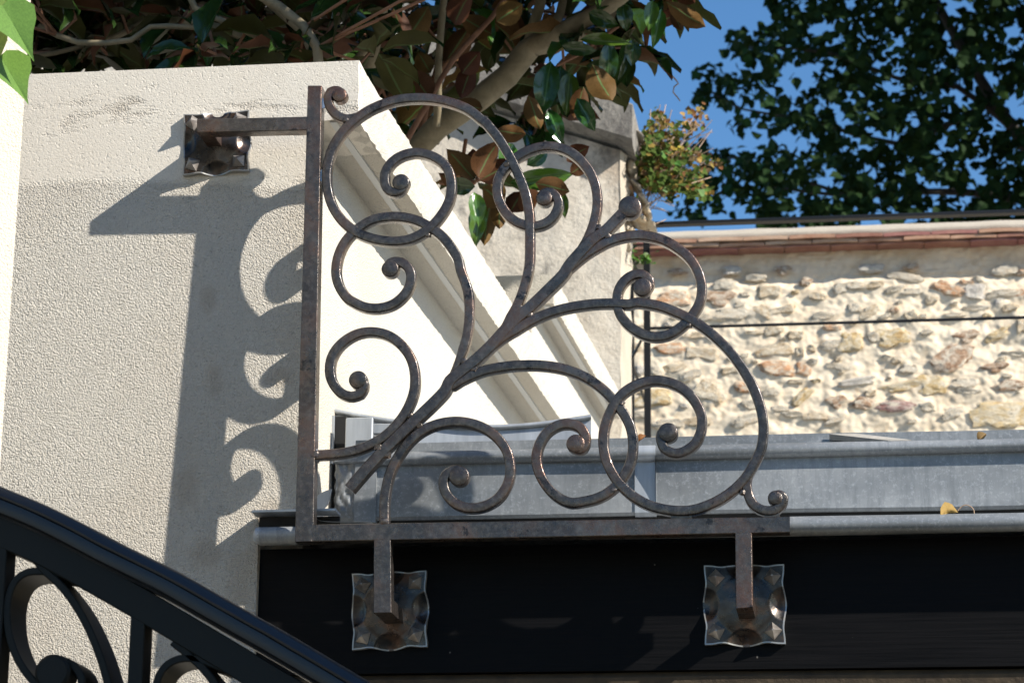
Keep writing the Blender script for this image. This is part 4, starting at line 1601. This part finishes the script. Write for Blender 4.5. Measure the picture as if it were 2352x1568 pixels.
for k, (x, z, rx, rz, an, c) in enumerate(sp):
    key = (c, k % 3)
    if key not in rocks:
        me = rock(len(rocks) * 3 + 1, rough=0.55, sub=3)
        me.materials.append(STONES[c])
        rocks[key] = me
    o = link('stone', rocks[key])
    o.parent = sw
    o.matrix_parent_inverse = Matrix.Translation(sw.location).inverted()
    e = mheight(x, z)
    fl_ = 1 if k % 2 else -1
    o.matrix_basis = Matrix.Translation((x, YS - (0.0045 * exp(0) + 0.006 * noise.noise(Vector((x * 5, z * 7, 3)))) + 0.0005, z)) @ Matrix.Rotation(an, 4, 'Y') @ Matrix.Diagonal((rx * 0.98 * fl_, 0.0055 + 0.0045 * random.random(), rz * 0.98, 1))
# tiles: three courses stepping out
TW = 108 * SPX * 0.985
ztile = at(1900, 573, YS - 0.06).z
rows = [(0.0025, -0.048, 0.0075, 0.10), (0.0118, -0.058, 0.0125, 0.52), (0.0262, -0.064, 0.0135, 0.02)]
zbase = at(1900, 566, YS - 0.055).z
xt0 = at(1395, 560, YS).x
for r_, (dz_, dy_, th, off) in enumerate(rows):
    x = xt0 - TW * off
    k = 0
    while x < 2.3:
        w = TW * (1 + random.uniform(-0.03, 0.03))
        mb = MB()
        t1 = random.uniform(-0.0012, 0.0012)
        yj = YS + dy_ + random.uniform(-0.004, 0.004)
        pts = []
        NN = 6
        g = 0.0015
        for i in range(NN + 1):
            t = i / NN
            pts.append((x + g + (w - 2 * g) * t, zbase + dz_ + t1 + 0.0022 * sin(pi * t)))
        for i in range(NN, -1, -1):
            t = i / NN
            pts.append((x + g + (w - 2 * g) * t, zbase + dz_ + t1 + th - 0.002 + 0.0025 * sin(pi * t)))
        mb.prism(pts, yj, YS + 0.25)
        mb.build('tile', TILES[random.choice([0, 1, 1, 2, 3]) if r_ else random.choice([0, 2])], sw)
        x += w
        k += 1
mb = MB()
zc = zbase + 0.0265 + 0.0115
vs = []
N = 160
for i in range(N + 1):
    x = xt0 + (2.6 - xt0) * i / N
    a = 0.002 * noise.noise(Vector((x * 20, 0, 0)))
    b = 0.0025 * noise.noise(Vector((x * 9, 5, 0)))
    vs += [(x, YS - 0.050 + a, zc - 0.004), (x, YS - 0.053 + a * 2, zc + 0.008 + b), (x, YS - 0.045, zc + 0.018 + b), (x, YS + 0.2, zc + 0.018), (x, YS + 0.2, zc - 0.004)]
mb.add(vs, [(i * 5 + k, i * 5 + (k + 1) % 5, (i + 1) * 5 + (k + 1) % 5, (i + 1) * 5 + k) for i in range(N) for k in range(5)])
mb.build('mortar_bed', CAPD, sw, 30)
mb = MB()
vs = []
for i in range(N + 1):
    x = xt0 + (2.6 - xt0) * i / N
    b = 0.0022 * noise.noise(Vector((x * 9, 5, 2)))
    vs += [(x, YS - 0.040, zc + 0.017), (x, YS - 0.034, zc + 0.028 + b), (x, YS - 0.015, zc + 0.044 + b), (x, YS + 0.2, zc + 0.044 + b), (x, YS + 0.2, zc + 0.017)]
mb.add(vs, [(i * 5 + k, i * 5 + (k + 1) % 5, (i + 1) * 5 + (k + 1) % 5, (i + 1) * 5 + k) for i in range(N) for k in range(5)])
mb.build('cement_cap', CAPM, sw, 30)

# ------------------------------------------------------------------ roof terrace railing
YT = 6.35
tr = thing('terrace_railing', 'thin dark grey steel railing with one mid wire in front of the rubble wall', 'railing', tuple(at(1487, 990, YT)))
zr_ = at(1530, 512, YT)
top_ = [Vector((3.2, YT, zr_.z)), Vector((at(1540, 515, YT).x, YT, zr_.z))]
cx_ = at(1492, 515, YT).x
XSB = at(1449, 700, YT + 0.30).x
pts = [Vector((3.2, YT, zr_.z)), Vector((1.5, YT, zr_.z)), Vector((cx_ + 0.05, YT, zr_.z))]
for k in range(9):
    a = pi / 2 * k / 8
    pts.append(Vector((XSB + 0.05 - 0.05 * sin(a), YT + 0.05 * (1 - cos(a)), zr_.z)))
pts += [Vector((XSB, YT + 0.3, zr_.z)), Vector((XSB, YT + 0.75, zr_.z))]
mb = MB()
vs = []
for i, p in enumerate(pts):
    t = (pts[min(len(pts) - 1, i + 1)] - pts[max(0, i - 1)]).normalized()
    q = Vector((-t.y, t.x, 0))
    for o_, zz in ((-0.010, 0.001), (0.010, 0.001), (0.0125, -0.001), (0.0125, -0.0085), (-0.0125, -0.0085), (-0.0125, -0.001)):
        vs.append(p + q * o_ + Vector((0, 0, zz)))
n = len(pts)
fs = [(i * 6 + k, i * 6 + (k + 1) % 6, (i + 1) * 6 + (k + 1) % 6, (i + 1) * 6 + k) for i in range(n - 1) for k in range(6)]
fs += [tuple(range(6)), tuple(range(n * 6 - 6, n * 6))]
mb.add(vs, fs)
mb.build('handrail', RAILP, tr)
for (x, y, yy) in ((1486, 700, YT), (1449, 700, YT + 0.30)):
    mb = MB()
    p = at(x, y, yy)
    xx = p.x if yy == YT else XSB
    mb.box(xx - 0.0085, xx + 0.0085, yy - 0.0075, yy + 0.0075, zg - 0.1, zr_.z - 0.0095, 0)
    mb.build('post', RAILP, tr)
mb = MB()
pm = at(1487, 754, YT)
mb.tube([(pm.x, YT, pm.z), (3.2, YT, pm.z)], 0.0042, 10)
mb.build('mid_wire', RAILP, tr, 60)
mb = MB()
mb.tube([(pm.x, YT, pm.z), (XSB, YT + 0.30, pm.z), (XSB, YT + 0.75, pm.z)], 0.0042, 10)
mb.build('side_wire', RAILP, tr, 60)

# ------------------------------------------------------------------ magnolia
mag = thing('magnolia_tree', 'magnolia tree with glossy green leaves, rusty undersides, spreading above the cream wall', 'tree', (-1.5, 4.3, 0))
mag_pts = []


def limb(pts, r0, r1, name='branch', mat=BARK, keep=True, n=10):
    P = spline([at(x, y, Y) for x, y, Y in pts], 0.03)
    m = len(P)
    mb = MB()
    q = []
    for i, p in enumerate(P):
        if i not in (0, m - 1):
            p = p + Vector((noise.noise(p * 9), noise.noise(p * 9 + Vector((5, 0, 0))), noise.noise(p * 9 + Vector((0, 5, 0))))) * r0 * 0.35
        q.append(p)
    rs = [r0 + (r1 - r0) * i / (m - 1) for i in range(m)]
    rs = [r * (1 + 0.07 * noise.noise(Vector((i * 0.4, r0 * 99, 0)))) for i, r in enumerate(rs)]
    mb.tube(q, rs, n)
    if keep:
        mag_pts.extend(q[1:])
    return mb.build(name, mat, mag, 60)


tb = at(850, 520, 4.45)
P = spline([Vector((tb.x - 0.30, 4.5, 0)), Vector((tb.x - 0.22, 4.48, 1.4)), tb, at(930, 370, 4.45), at(1005, 292, 4.42), at(1100, 228, 4.40), at(1165, 175, 4.38), at(1215, 112, 4.36)], 0.05)
mb = MB()
mb.tube(P, [0.052 - 0.030 * i / (len(P) - 1) for i in range(len(P))], 14)
mb.build('trunk', BARK, mag, 60)
mag_pts += P[-14:]
limb([(1190, 145, 4.37), (1215, 110, 4.36), (1290, 70, 4.30), (1400, 12, 4.25), (1500, -70, 4.2)], 0.020, 0.013)
limb([(1215, 112, 4.36), (1330, 78, 4.42), (1420, 20, 4.45), (1500, -60, 4.45)], 0.016, 0.012)
limb([(1213, 105, 4.36), (1225, 60, 4.34), (1240, 10, 4.32), (1250, -60, 4.3)], 0.011, 0.009)
limb([(1265, 80, 4.33), (1285, 30, 4.33), (1300, -40, 4.33)], 0.009, 0.007)
limb([(1002, 290, 4.35), (1005, 180, 4.30), (1012, 80, 4.28), (1022, -40, 4.25)], 0.0075, 0.0065)
limb([(850, 330, 4.3), (845, 180, 4.2), (872, 60, 4.15), (892, -50, 4.1)], 0.011, 0.010)
limb([(780, 260, 4.2), (830, 125, 4.12), (868, 80, 4.1), (878, 0, 4.05), (885, -60, 4.0)], 0.009, 0.008)
limb([(735, 240, 4.0), (728, 140, 4.0), (700, 75, 3.98), (640, 25, 3.95), (570, -40, 3.9)], 0.0105, 0.009)
limb([(720, 100, 4.0), (722, 40, 4.0), (724, -40, 4.0)], 0.006, 0.005)
limb([(600, 110, 4.05), (520, 68, 4.02), (410, 48, 4.0), (352, 40, 4.0), (300, 5, 4.0), (250, -40, 4.0)], 0.0085, 0.006)
limb([(352, 40, 4.0), (270, 82, 4.0), (170, 110, 3.98), (80, 130, 3.95)], 0.006, 0.004)
limb([(240, 70, 4.2), (290, 95, 4.2), (360, 130, 4.2), (420, 190, 4.2)], 0.008, 0.009)
limb([(960, 330, 4.5), (1000, 180, 4.5), (1090, 80, 4.5), (1150, 0, 4.5), (1190, -60, 4.5)], 0.007, 0.006, mat=TWIG)
limb([(830, 260, 4.5), (920, 150, 4.5), (980, 60, 4.5), (1040, -40, 4.5)], 0.006, 0.005, mat=TWIG)
limb([(420, -40, 3.8), (450, 20, 3.8), (520, 52, 3.8), (612, 96, 3.8)], 0.0060, 0.0045)
limb([(90, 60, 3.8), (180, 98, 3.8), (300, 92, 3.8), (345, 62, 3.8), (480, 66, 3.8)], 0.0050, 0.0045)
limb([(560, -30, 3.75), (640, 15, 3.75), (700, 62, 3.75), (728, 110, 3.75), (735, 170, 3.75)], 0.0080, 0.0085)
limb([(930, 330, 4.2), (985, 230, 4.2), (1040, 140, 4.2), (1130, 40, 4.2), (1180, -40, 4.2)], 0.0055, 0.0045, mat=TWIG)
limb([(1070, 320, 4.6), (1060, 410, 4.6), (1085, 425, 4.6), (1100, 410, 4.6)], 0.004, 0.004, mat=TWIG)
limb([(1010, 420, 4.6), (1060, 425, 4.6), (1150, 395, 4.6), (1240, 350, 4.6)], 0.004, 0.002, mat=TWIG)
limb([(1420, 60, 4.3), (1330, 125, 4.3), (1280, 150, 4.3)], 0.0035, 0.003, mat=TWIG)
limb([(1400, 70, 4.35), (1470, 60, 4.35), (1540, 20, 4.35)], 0.004, 0.003, mat=TWIG)

LM = [leaf_mesh('magnolia_leaf', MAG, curl=0.25, fold=0.12, seed=1), leaf_mesh('magnolia_leaf', MAG, curl=0.5, fold=0.2, seed=2),
      leaf_mesh('magnolia_leaf', MAG, curl=0.1, fold=0.08, tipcurl=-0.1, seed=4), leaf_mesh('magnolia_leaf', MAGB, curl=0.2, fold=0.15, seed=6),
      leaf_mesh('magnolia_leaf', MAGG, curl=0.3, fold=0.12, seed=8), leaf_mesh('magnolia_leaf', MAGG, curl=0.15, fold=0.18, seed=9)]
leaves = []          # (matrix, mesh index, importance)


def mleaf(base, tip, w, face, k=0, nj=0.25):
    """face +1: glossy upper side towards the camera, -1: rusty underside"""
    d = tip - base
    v = (CAM - base).normalized()
    nrm = v * face + Vector((random.uniform(-nj, nj), random.uniform(-nj, nj), random.uniform(-nj, nj)))
    leaves.append((frame(base, d, nrm, d.length, w), k, 9))


def ex(bx, by, tx, ty, w, face, Y=4.2, k=0, dt=0.0):
    s_ = Y * 1.06 / FOC
    mleaf(at(bx, by, Y), at(tx, ty, Y + dt), w * s_, face, k)


# leaves one can pick out, from the photograph: base, tip, width
for a in ((1265, 140, 1246, 262, 62, 1), (1290, 150, 1262, 250, 58, 1), (1310, 165, 1300, 262, 50, 1), (1340, 200, 1318, 275, 44, -1), (1325, 225, 1366, 300, 44, 1),
          (1240, 190, 1225, 300, 52, -1), (1215, 220, 1240, 300, 46, -1), (1260, 250, 1290, 330, 42, 1), (1360, 150, 1404, 240, 70, -1), (1400, 95, 1395, 200, 46, 1),
          (1450, 85, 1420, 195, 44, 1), (1455, 90, 1452, 150, 40, 1), (1400, 160, 1345, 150, 36, 1), (1330, 90, 1450, 100, 30, 1), (1290, 105, 1370, 118, 34, 1),
          (1500, 60, 1580, 20, 40, -1), (1530, 5, 1624, 66, 46, -1), (1545, 20, 1565, 75, 30, -1), (1520, 20, 1500, 110, 34, 1), (1500, 0, 1490, 70, 36, 1),
          (1540, -30, 1600, 8, 44, -1), (1430, 10, 1440, 70, 40, 1), (1350, 30, 1420, 60, 40, 1),
          (1092, 415, 1030, 345, 58, -1), (1092, 412, 1085, 345, 56, -1), (1095, 410, 1140, 325, 60, -1), (1100, 405, 1128, 335, 40, 1), (1100, 415, 1185, 370, 56, -1),
          (1170, 420, 1318, 400, 52, 1), (1230, 420, 1310, 440, 50, -1), (1110, 430, 1160, 470, 64, -1), (1090, 440, 1100, 520, 40, 1), (1105, 455, 1092, 565, 44, 1),
          (1128, 450, 1108, 570, 46, -1), (1150, 450, 1145, 530, 40, -1), (1200, 440, 1170, 490, 56, -1), (1195, 440, 1230, 480, 60, -1), (1290, 440, 1298, 500, 26, 1),
          (1300, 370, 1352, 335, 44, -1), (1310, 400, 1350, 372, 36, -1), (1180, 330, 1150, 380, 46, 1), (1090, 430, 1030, 420, 44, 1), (1080, 440, 1010, 400, 44, -1),
          (1250, 300, 1290, 270, 36, -1), (1210, 380, 1260, 345, 36, 1), (1140, 300, 1210, 310, 44, -1),
          (80, -20, 95, 130, 70, 1), (150, -30, 190, 105, 78, 1), (210, 0, 200, 90, 60, 1), (60, 0, 40, 110, 60, 1), (470, 30, 480, 150, 48, 1), (540, 60, 560, 150, 46, 1),
          (860, 20, 800, 60, 56, 1), (905, 20, 930, 110, 60, -1), (985, 15, 930, 100, 60, -1), (960, 120, 990, 170, 46, -1), (990, 230, 940, 160, 60, -1),
          (1080, 60, 1020, 150, 60, -1), (1140, 50, 1200, 10, 60, -1), (1130, 80, 1060, 40, 56, -1), (1060, 170, 1100, 120, 54, -1), (1085, 150, 1055, 230, 50, -1),
          (950, 240, 900, 170, 56, 1), (870, 200, 830, 130, 50, -1), (1110, 250, 1040, 240, 44, -1), (830, 40, 790, -30, 50, -1), (1040, 60, 1080, -20, 60, -1)):
    if len(a) == 6:
        ex(*a, Y=4.15 + random.uniform(-0.1, 0.15), k=random.choice((0, 1, 2)) if a[5] < 0 or random.random() < 0.6 else 3)
# whorls of leaves round the shoot tips
cl = []


def whorl(px_, py_, Y, n, L=(0.075, 0.125), imp=1):
    c = at(px_, py_, Y)
    ax = Vector((random.uniform(-0.5, 0.5), random.uniform(-0.6, 0.2), random.uniform(0.3, 1))).normalized()
    cl.append(c)
    ph = random.random() * 6
    a = ax.cross(Vector((1, 0.2, 0))).normalized()
    b = ax.cross(a)
    for i in range(n):
        g = ph + i * 2.4
        e = random.uniform(0.1, 0.9)
        d = (a * cos(g) + b * sin(g)) * (1.1 - 0.4 * e) + ax * (e - 0.35) + Vector((0, 0, -0.35))
        d.normalize()
        l_ = random.uniform(*L)
        base = c + d * 0.012 - ax * 0.02 * i / n
        nr = ax + d * -0.2 + Vector((random.uniform(-.35, .35), random.uniform(-.35, .35), random.uniform(-.2, .3)))
        leaves.append((frame(base, d, nr, l_, l_ * random.uniform(0.40, 0.50)), random.choice((0, 4, 4, 5, 5, 3) if px_ < 850 else (0, 1, 4, 4, 5, 5, 3)), imp))


for i in range(15):
    whorl(45 + i * 58 + random.uniform(-15, 15), 118 + random.uniform(-20, 30), random.uniform(3.7, 4.7), 7, imp=1)
for i in range(15):
    for j in range(3):
        whorl(60 + i * 56 + random.uniform(-30, 30), -50 + j * 62 + random.uniform(-28, 28), random.uniform(3.75, 4.9), random.randint(7, 10), imp=2 if j < 4 else 1)
for (x, y, Y, n) in ((880, 60, 4.5, 8), (930, 20, 4.3, 8), (980, 120, 4.6, 8), (1040, 40, 4.5, 8), (1080, 110, 4.7, 8), (1120, 10, 4.4, 8), (900, 180, 4.7, 8), (960, 250, 4.8, 7),
                     (1180, 20, 4.5, 7), (1230, 150, 4.6, 7), (1300, 40, 4.6, 7), (1350, 100, 4.6, 7), (1420, 40, 4.5, 8), (1290, 200, 4.5, 8), (1250, 240, 4.7, 7), (1470, 20, 4.4, 7), (1380, 150, 4.6, 6),
                     (1430, 110, 4.5, 7), (1520, 0, 4.4, 6), (1330, 60, 4.3, 6), (1150, 60, 4.6, 7), (1000, 200, 4.6, 7), (880, 240, 4.6, 7), (1070, 200, 4.8, 6), (840, 90, 4.6, 8), (1100, 400, 4.7, 5), (1200, 260, 4.7, 6),
                     (1010, 20, 4.7, 8), (1060, -10, 4.4, 8), (1400, -20, 4.3, 8), (1250, 0, 4.6, 7)):
    whorl(x, y, Y, n, imp=3)
# unseen crown above the frame, shaped to shade the leaves below it
for i in range(300):
    u_ = random.random()
    c_ = Vector((-1.75 + 2.3 * u_, random.uniform(3.45, 4.9), 0))
    zf_ = max(3.24 + 0.16 * (c_.y - 3.45) / 1.0 + 0.12, 2.98 + (c_.x + 0.65) * 0.72 + 0.12)
    c_.z = zf_ + random.uniform(0, 0.85)
    v_ = c_ - CAM
    qx, qy = 1176 + FOC * v_.dot(RT) / v_.dot(FW), 784 - FOC * v_.dot(UP) / v_.dot(FW)
    if qy < -250 or (qx < 800 and qy < -60):
        whorl(qx, qy, c_.y, 8, (0.11, 0.16), imp=0)
leaves.sort(key=lambda q: -q[2] * 10 - random.random())
inv = Matrix.Translation(mag.location).inverted()
for M_, k, imp in leaves[:300]:
    o = link('leaf', LM[k])
    o.parent = mag
    o.matrix_parent_inverse = inv
    o.matrix_basis = M_
mb = MB()
lv, lf = leaf_verts(nl=5, nc=1, curl=0.25, fold=0.14)
mi = []
for M_, k, imp in leaves[300:]:
    mb.add([M_ @ Vector(v) for v in lv], lf)
    mi += [1 if k >= 4 else 0] * len(lf)
me = bpy.data.meshes.new('foliage')
me.from_pydata(mb.v, [], mb.f)
me.materials.append(MAG)
me.materials.append(MAGG)
me.polygons.foreach_set('material_index', mi)
at_ = me.attributes.new('across', 'FLOAT', 'POINT')
at_.data.foreach_set('value', leaf_across(5, 1) * len(leaves[300:]))
for p in me.polygons:
    p.use_smooth = True
tag(link('foliage', me, mag), kind='stuff')
mb = MB()
for c in cl:
    near = min(mag_pts, key=lambda p: (p - c).length)
    mid = (near + c) * 0.5 + Vector((random.uniform(-.03, .03), 0, -0.03))
    if (near - c).length < 0.9:
        mb.tube(spline([near, mid, c], 0.06), 0.0028, 5)
tag(mb.build('twigs', TWIG, mag, 60), kind='stuff')
# seed cone
cone = rock(77, 0.014, 0.014, 0.022, 2, 0.25)
cone.materials.append(m_bark('green_seed_cone', (0.10, 0.10, 0.03), (0.22, 0.22, 0.08), 120))
o = link('seed_cone', cone)
o.parent = mag
o.matrix_parent_inverse = inv
o.matrix_basis = Matrix.Translation(at(650, 108, 3.95))
mb = MB()
mb.tube([at(650, 125, 3.95), at(648, 160, 3.96), at(645, 240, 4.0)], 0.0055, 8)
mb.build('cone_stalk', TWIG, mag, 60)

# ------------------------------------------------------------------ dark poplar behind
YP = 13.0
pop = thing('dark_tree', 'large tree with small pointed leaves, dark against the blue sky beyond the rubble wall', 'tree', (3.5, 13.6, 0))


def K_(u, v): return (1497 + u * .3634, v * .3634)


outline = [K_(*p) for p in ((730, -40), (830, 90), (600, 150), (470, 200), (540, 330), (380, 370), (280, 450), (330, 560), (255, 620), (330, 690), (440, 640), (400, 740), (520, 850), (620, 915),
                            (690, 940), (660, 1010), (560, 940), (450, 950), (300, 880), (230, 1000), (215, 1180), (240, 1370), (330, 1385), (380, 1270), (470, 1240), (600, 1280), (690, 1400))]
outline += [(1760, 620), (4300, 640), (4300, -1250), (1900, -1250), (1720, -700)]
outline = [Vector(p) for p in outline]


def inside(x, y, poly):
    c = False
    j = len(poly) - 1
    for i in range(len(poly)):
        if (poly[i].y > y) != (poly[j].y > y) and x < (poly[j].x - poly[i].x) * (y - poly[i].y) / (poly[j].y - poly[i].y) + poly[i].x:
            c = not c
        j = i
    return c


pv = [(0, 0, 0), (0.34, 0.10, 0.05), (0.50, 0.34, 0.07), (0.30, 0.62, 0.02), (0.06, 1.0, -0.06), (-0.28, 0.64, 0.03), (-0.5, 0.36, 0.08), (-0.33, 0.08, 0.04)]
pf = [(0, 1, 2, 3), (0, 3, 4), (0, 4, 5), (0, 5, 6, 7)]
pme = bpy.data.meshes.new('pointed_leaf')
pme.from_pydata(pv, [], pf)
pme.materials.append(POP)
rnd = random.Random(11)
pl = []
tries = 0


def popleaf(x, y, Y):
    L = rnd.uniform(0.040, 0.074)
    p = at(x, y, Y)
    d = Vector((rnd.uniform(-1, 0.8), rnd.uniform(-0.6, 0.6), rnd.uniform(-1.2, 0.5)))
    nr = Vector((rnd.uniform(-1, 1), rnd.uniform(-1.3, 0.2), rnd.uniform(-0.5, 1.2)))
    return frame(p, d, nr, L, L * rnd.uniform(0.8, 1.0))


while len(pl) < 7600 and tries < 160000:
    tries += 1
    x, y = rnd.uniform(1520, 2500), rnd.uniform(-120, 520)
    if not inside(x, y, outline):
        continue
    Y = 13 + rnd.uniform(-1.2, 1.8)
    g = 0.8 * noise.noise(Vector((x * 0.013, y * 0.017, Y * 0.5))) + 0.75 * noise.noise(Vector((x * 0.034, y * 0.042, Y * 0.25)))
    edge = max(0, min(1, (1850 - x) / 200))
    if g < -0.06 + 0.10 * edge:
        continue
    if edge > 0 and rnd.random() < 0.35 * edge:
        continue
    pl.append((popleaf(x, y, Y), (x, y, Y)))
for sx, sy, ex_, ey, n_ in ((1700, 330, 1600, 395, 26), (1640, 420, 1560, 492, 24), (1700, 250, 1605, 205, 24), (1760, 120, 1680, 130, 24), (1790, 60, 1770, -10, 18), (1720, 430, 1650, 480, 18),
                           (1850, 470, 1760, 498, 20), (1660, 360, 1575, 330, 20), (1700, 180, 1640, 165, 16), (1690, 400, 1610, 440, 18), (1900, 440, 1850, 490, 14)):
    for i in range(n_):
        t = rnd.random() ** 0.7
        q = (sx + (ex_ - sx) * t + rnd.gauss(0, 9), sy + (ey - sy) * t + rnd.gauss(0, 9), 12.9 + rnd.uniform(-.2, .2))
        pl.append((popleaf(*q), q))
pl.sort(key=lambda q: q[1][0] + (q[1][2] - 13) * 120)
inv = Matrix.Translation(pop.location).inverted()
for M_, q in pl[:300]:
    o = link('leaf', pme)
    o.parent = pop
    o.matrix_parent_inverse = inv
    o.matrix_basis = M_
mb = MB()
for M_, q in pl[300:]:
    mb.add([M_ @ Vector(v) for v in pv], pf)
c = 0
while c < 26000:
    x, y = rnd.uniform(1700, 4300), rnd.uniform(-1250, 640)
    if (x < 2500 and -120 < y < 520) or not inside(x, y, outline):
        continue
    Y = 13 + rnd.uniform(-1.8, 2.4)
    p = popleaf(x, y, Y)
    p = p @ Matrix.Diagonal((1.9, 1.9, 1.9, 1))
    mb.add([p @ Vector(v) for v in pv], pf)
    c += 1
me = bpy.data.meshes.new('foliage')
me.from_pydata(mb.v, [], mb.f)
me.materials.append(POP)
tag(link('foliage', me, pop), kind='stuff')


def plimb(pts, r0, r1, nm='branch'):
    P = spline([at(x, y, Y) if not isinstance(x, Vector) else x for x, y, Y in pts], 0.15)
    mb = MB()
    mb.tube(P, [r0 + (r1 - r0) * i / (len(P) - 1) for i in range(len(P))], 8)
    mb.build(nm, DBARK, pop, 60)


mb = MB()
t0 = at(2700, 600, 13.4)
mb.tube([(t0.x, 13.4, 0), (t0.x - 0.1, 13.4, 2.5), (t0.x - 0.2, 13.4, t0.z), (t0.x - 0.1, 13.3, t0.z + 2.0), (t0.x + 0.1, 13.3, t0.z + 3.4)], [0.20, 0.17, 0.13, 0.09, 0.03], 14)
mb.build('trunk', DBARK, pop, 60)
plimb([(2690, 500, 13.4), (2420, 400, 13.3), (2330, 300, 13.2), (2250, 180, 13.1), (2180, 60, 13.0), (2120, -60, 12.9)], 0.05, 0.02)
plimb([(2690, 560, 13.4), (2350, 460, 13.2), (2150, 440, 13.1), (1950, 450, 13.0), (1780, 430, 12.9)], 0.035, 0.008)
plimb([(2330, 300, 13.2), (2200, 200, 13.1), (2060, 180, 13.0), (1900, 120, 12.9), (1720, 110, 12.8)], 0.02, 0.005)
plimb([(2250, 250, 13.1), (2060, 330, 13.0), (1880, 280, 12.9), (1700, 250, 12.8), (1610, 200, 12.8)], 0.02, 0.004)
plimb([(1950, 450, 13.0), (1800, 400, 12.9), (1690, 360, 12.8), (1600, 390, 12.8), (1575, 480, 12.8)], 0.012, 0.003)

# ------------------------------------------------------------------ creeper on the gable end
wpnt = thing('autumn_creeper', 'tangle of green, yellow and brown creeper growing from the broken gable end', 'plant', tuple(at(1480, 420, 6.1)))
inv = Matrix.Translation(wpnt.location).inverted()
sm = []
for m_ in AUT:
    me = bpy.data.meshes.new('small_leaf')
    me.from_pydata(pv, [], pf)
    me.materials.append(m_)
    sm.append(me)
cnt = 0
stuffs = [MB() for _ in AUT]
rnd = random.Random(5)
trail = []
for i in range(26):
    a_ = Vector((1474 + rnd.uniform(-6, 22), rnd.uniform(330, 430)))
    b_2 = Vector((rnd.uniform(1490, 1665), rnd.uniform(238, 455)))
    m_2 = (a_ + b_2) / 2 + Vector((rnd.uniform(-14, 14), rnd.uniform(-34, 8)))
    trail.append(spline([a_, m_2, b_2], 4))
while cnt < 1700:
    tl = trail[int(rnd.random() ** 1.3 * 26)]
    t = rnd.random() ** 0.8
    p_ = tl[int(t * (len(tl) - 1))]
    x, y = p_.x + rnd.gauss(0, 9 - 3 * t), p_.y + rnd.gauss(0, 10 - 3 * t)
    if x < 1462 or y < 225 or y > 480 or x > 1675:
        continue
    cnt += 1
    Y = 6.1 + rnd.uniform(-0.12, 0.2)
    rim = (x - 1470) / 200 + (400 - y) / 260
    if rnd.random() < 0.55 - rim * 0.45:
        k = 2
    else:
        k = rnd.choice((0, 0, 2, 1, 3) if rim < 0.9 else (0, 1, 1, 3, 3))
    L = rnd.uniform(0.008, 0.019) * (1.35 if k == 2 else 1)
    M_ = frame(at(x, y, Y), Vector((rnd.uniform(-1, 1), rnd.uniform(-1, 1), rnd.uniform(-1, 0.6))), Vector((rnd.uniform(-.6, .9), -1, rnd.uniform(-0.4, 0.9))), L, L)
    if cnt <= 300:
        o = link('leaf', sm[k])
        o.parent = wpnt
        o.matrix_parent_inverse = inv
        o.matrix_basis = M_
    else:
        stuffs[k].add([M_ @ Vector(v) for v in pv], pf)
for k, mb in enumerate(stuffs):
    tag(mb.build('foliage', AUT[k], wpnt), kind='stuff')
mb = MB()
for i in range(70):
    a = (1462 + rnd.uniform(0, 26), rnd.uniform(330, 500))
    if i < 45:
        b = (1490 + rnd.uniform(0, 150), rnd.uniform(240, 440))
    else:
        b = (a[0] + rnd.uniform(5, 70), a[1] + rnd.uniform(10, 60))
    mid = ((a[0] + b[0]) / 2 + rnd.uniform(-10, 10), (a[1] + b[1]) / 2 + rnd.uniform(-5, 25))
    mb.tube(spline([at(*a, 6.1 + rnd.uniform(-.05, .1)), at(*mid, 6.1), at(*b, 6.1 + rnd.uniform(-.05, .1))], 0.02), 0.0012, 4)
tag(mb.build('stems', DRY, wpnt, 60), kind='stuff')
# green sprig at the foot of the gable end
sprig = thing('green_sprig', 'small green leafy sprig growing beside the terrace railing posts', 'plant', tuple(at(1450, 600, 6.28)))
inv = Matrix.Translation(sprig.location).inverted()
for i in range(46):
    x, y = (rnd.gauss(1445, 9), rnd.uniform(570, 640)) if i < 30 else (rnd.gauss(1480, 14), rnd.gauss(592, 8))
    M_ = frame(at(x, y, 6.28), Vector((rnd.uniform(-1, 1), rnd.uniform(-1, 1), rnd.uniform(-1, 0.3))), Vector((rnd.uniform(-.3, .9), -1, rnd.uniform(0, 0.9))), 0.018, 0.017)
    o = link('leaf', sm[2])
    o.parent = sprig
    o.matrix_parent_inverse = inv
    o.matrix_basis = M_
mb = MB()
mb.tube(spline([at(1440, 650, 6.29), at(1446, 610, 6.29), at(1460, 590, 6.29), at(1495, 594, 6.29)], 0.02), 0.0014, 5)
mb.build('stem', DRY, sprig, 60)
# hanging dry vine
mb = MB()
mb.tube(spline([at(x, y, 5.0) for x, y in ((1405, -60), (1422, 5), (1440, 55), (1482, 103), (1520, 142), (1545, 176), (1558, 192), (1548, 200), (1546, 212), (1556, 224), (1562, 232))], 0.01),
        [0.0034 - 0.0024 * min(1, i / 38) for i in range(len(spline([at(x, y, 5.0) for x, y in ((1405, -60), (1422, 5), (1440, 55), (1482, 103), (1520, 142), (1545, 176), (1558, 192), (1548, 200), (1546, 212), (1556, 224), (1562, 232))], 0.01)))], 7)
tag(mb.build('dry_vine', DRY, None, 60), 'thin bare dry vine hanging down against the blue sky', 'vine')
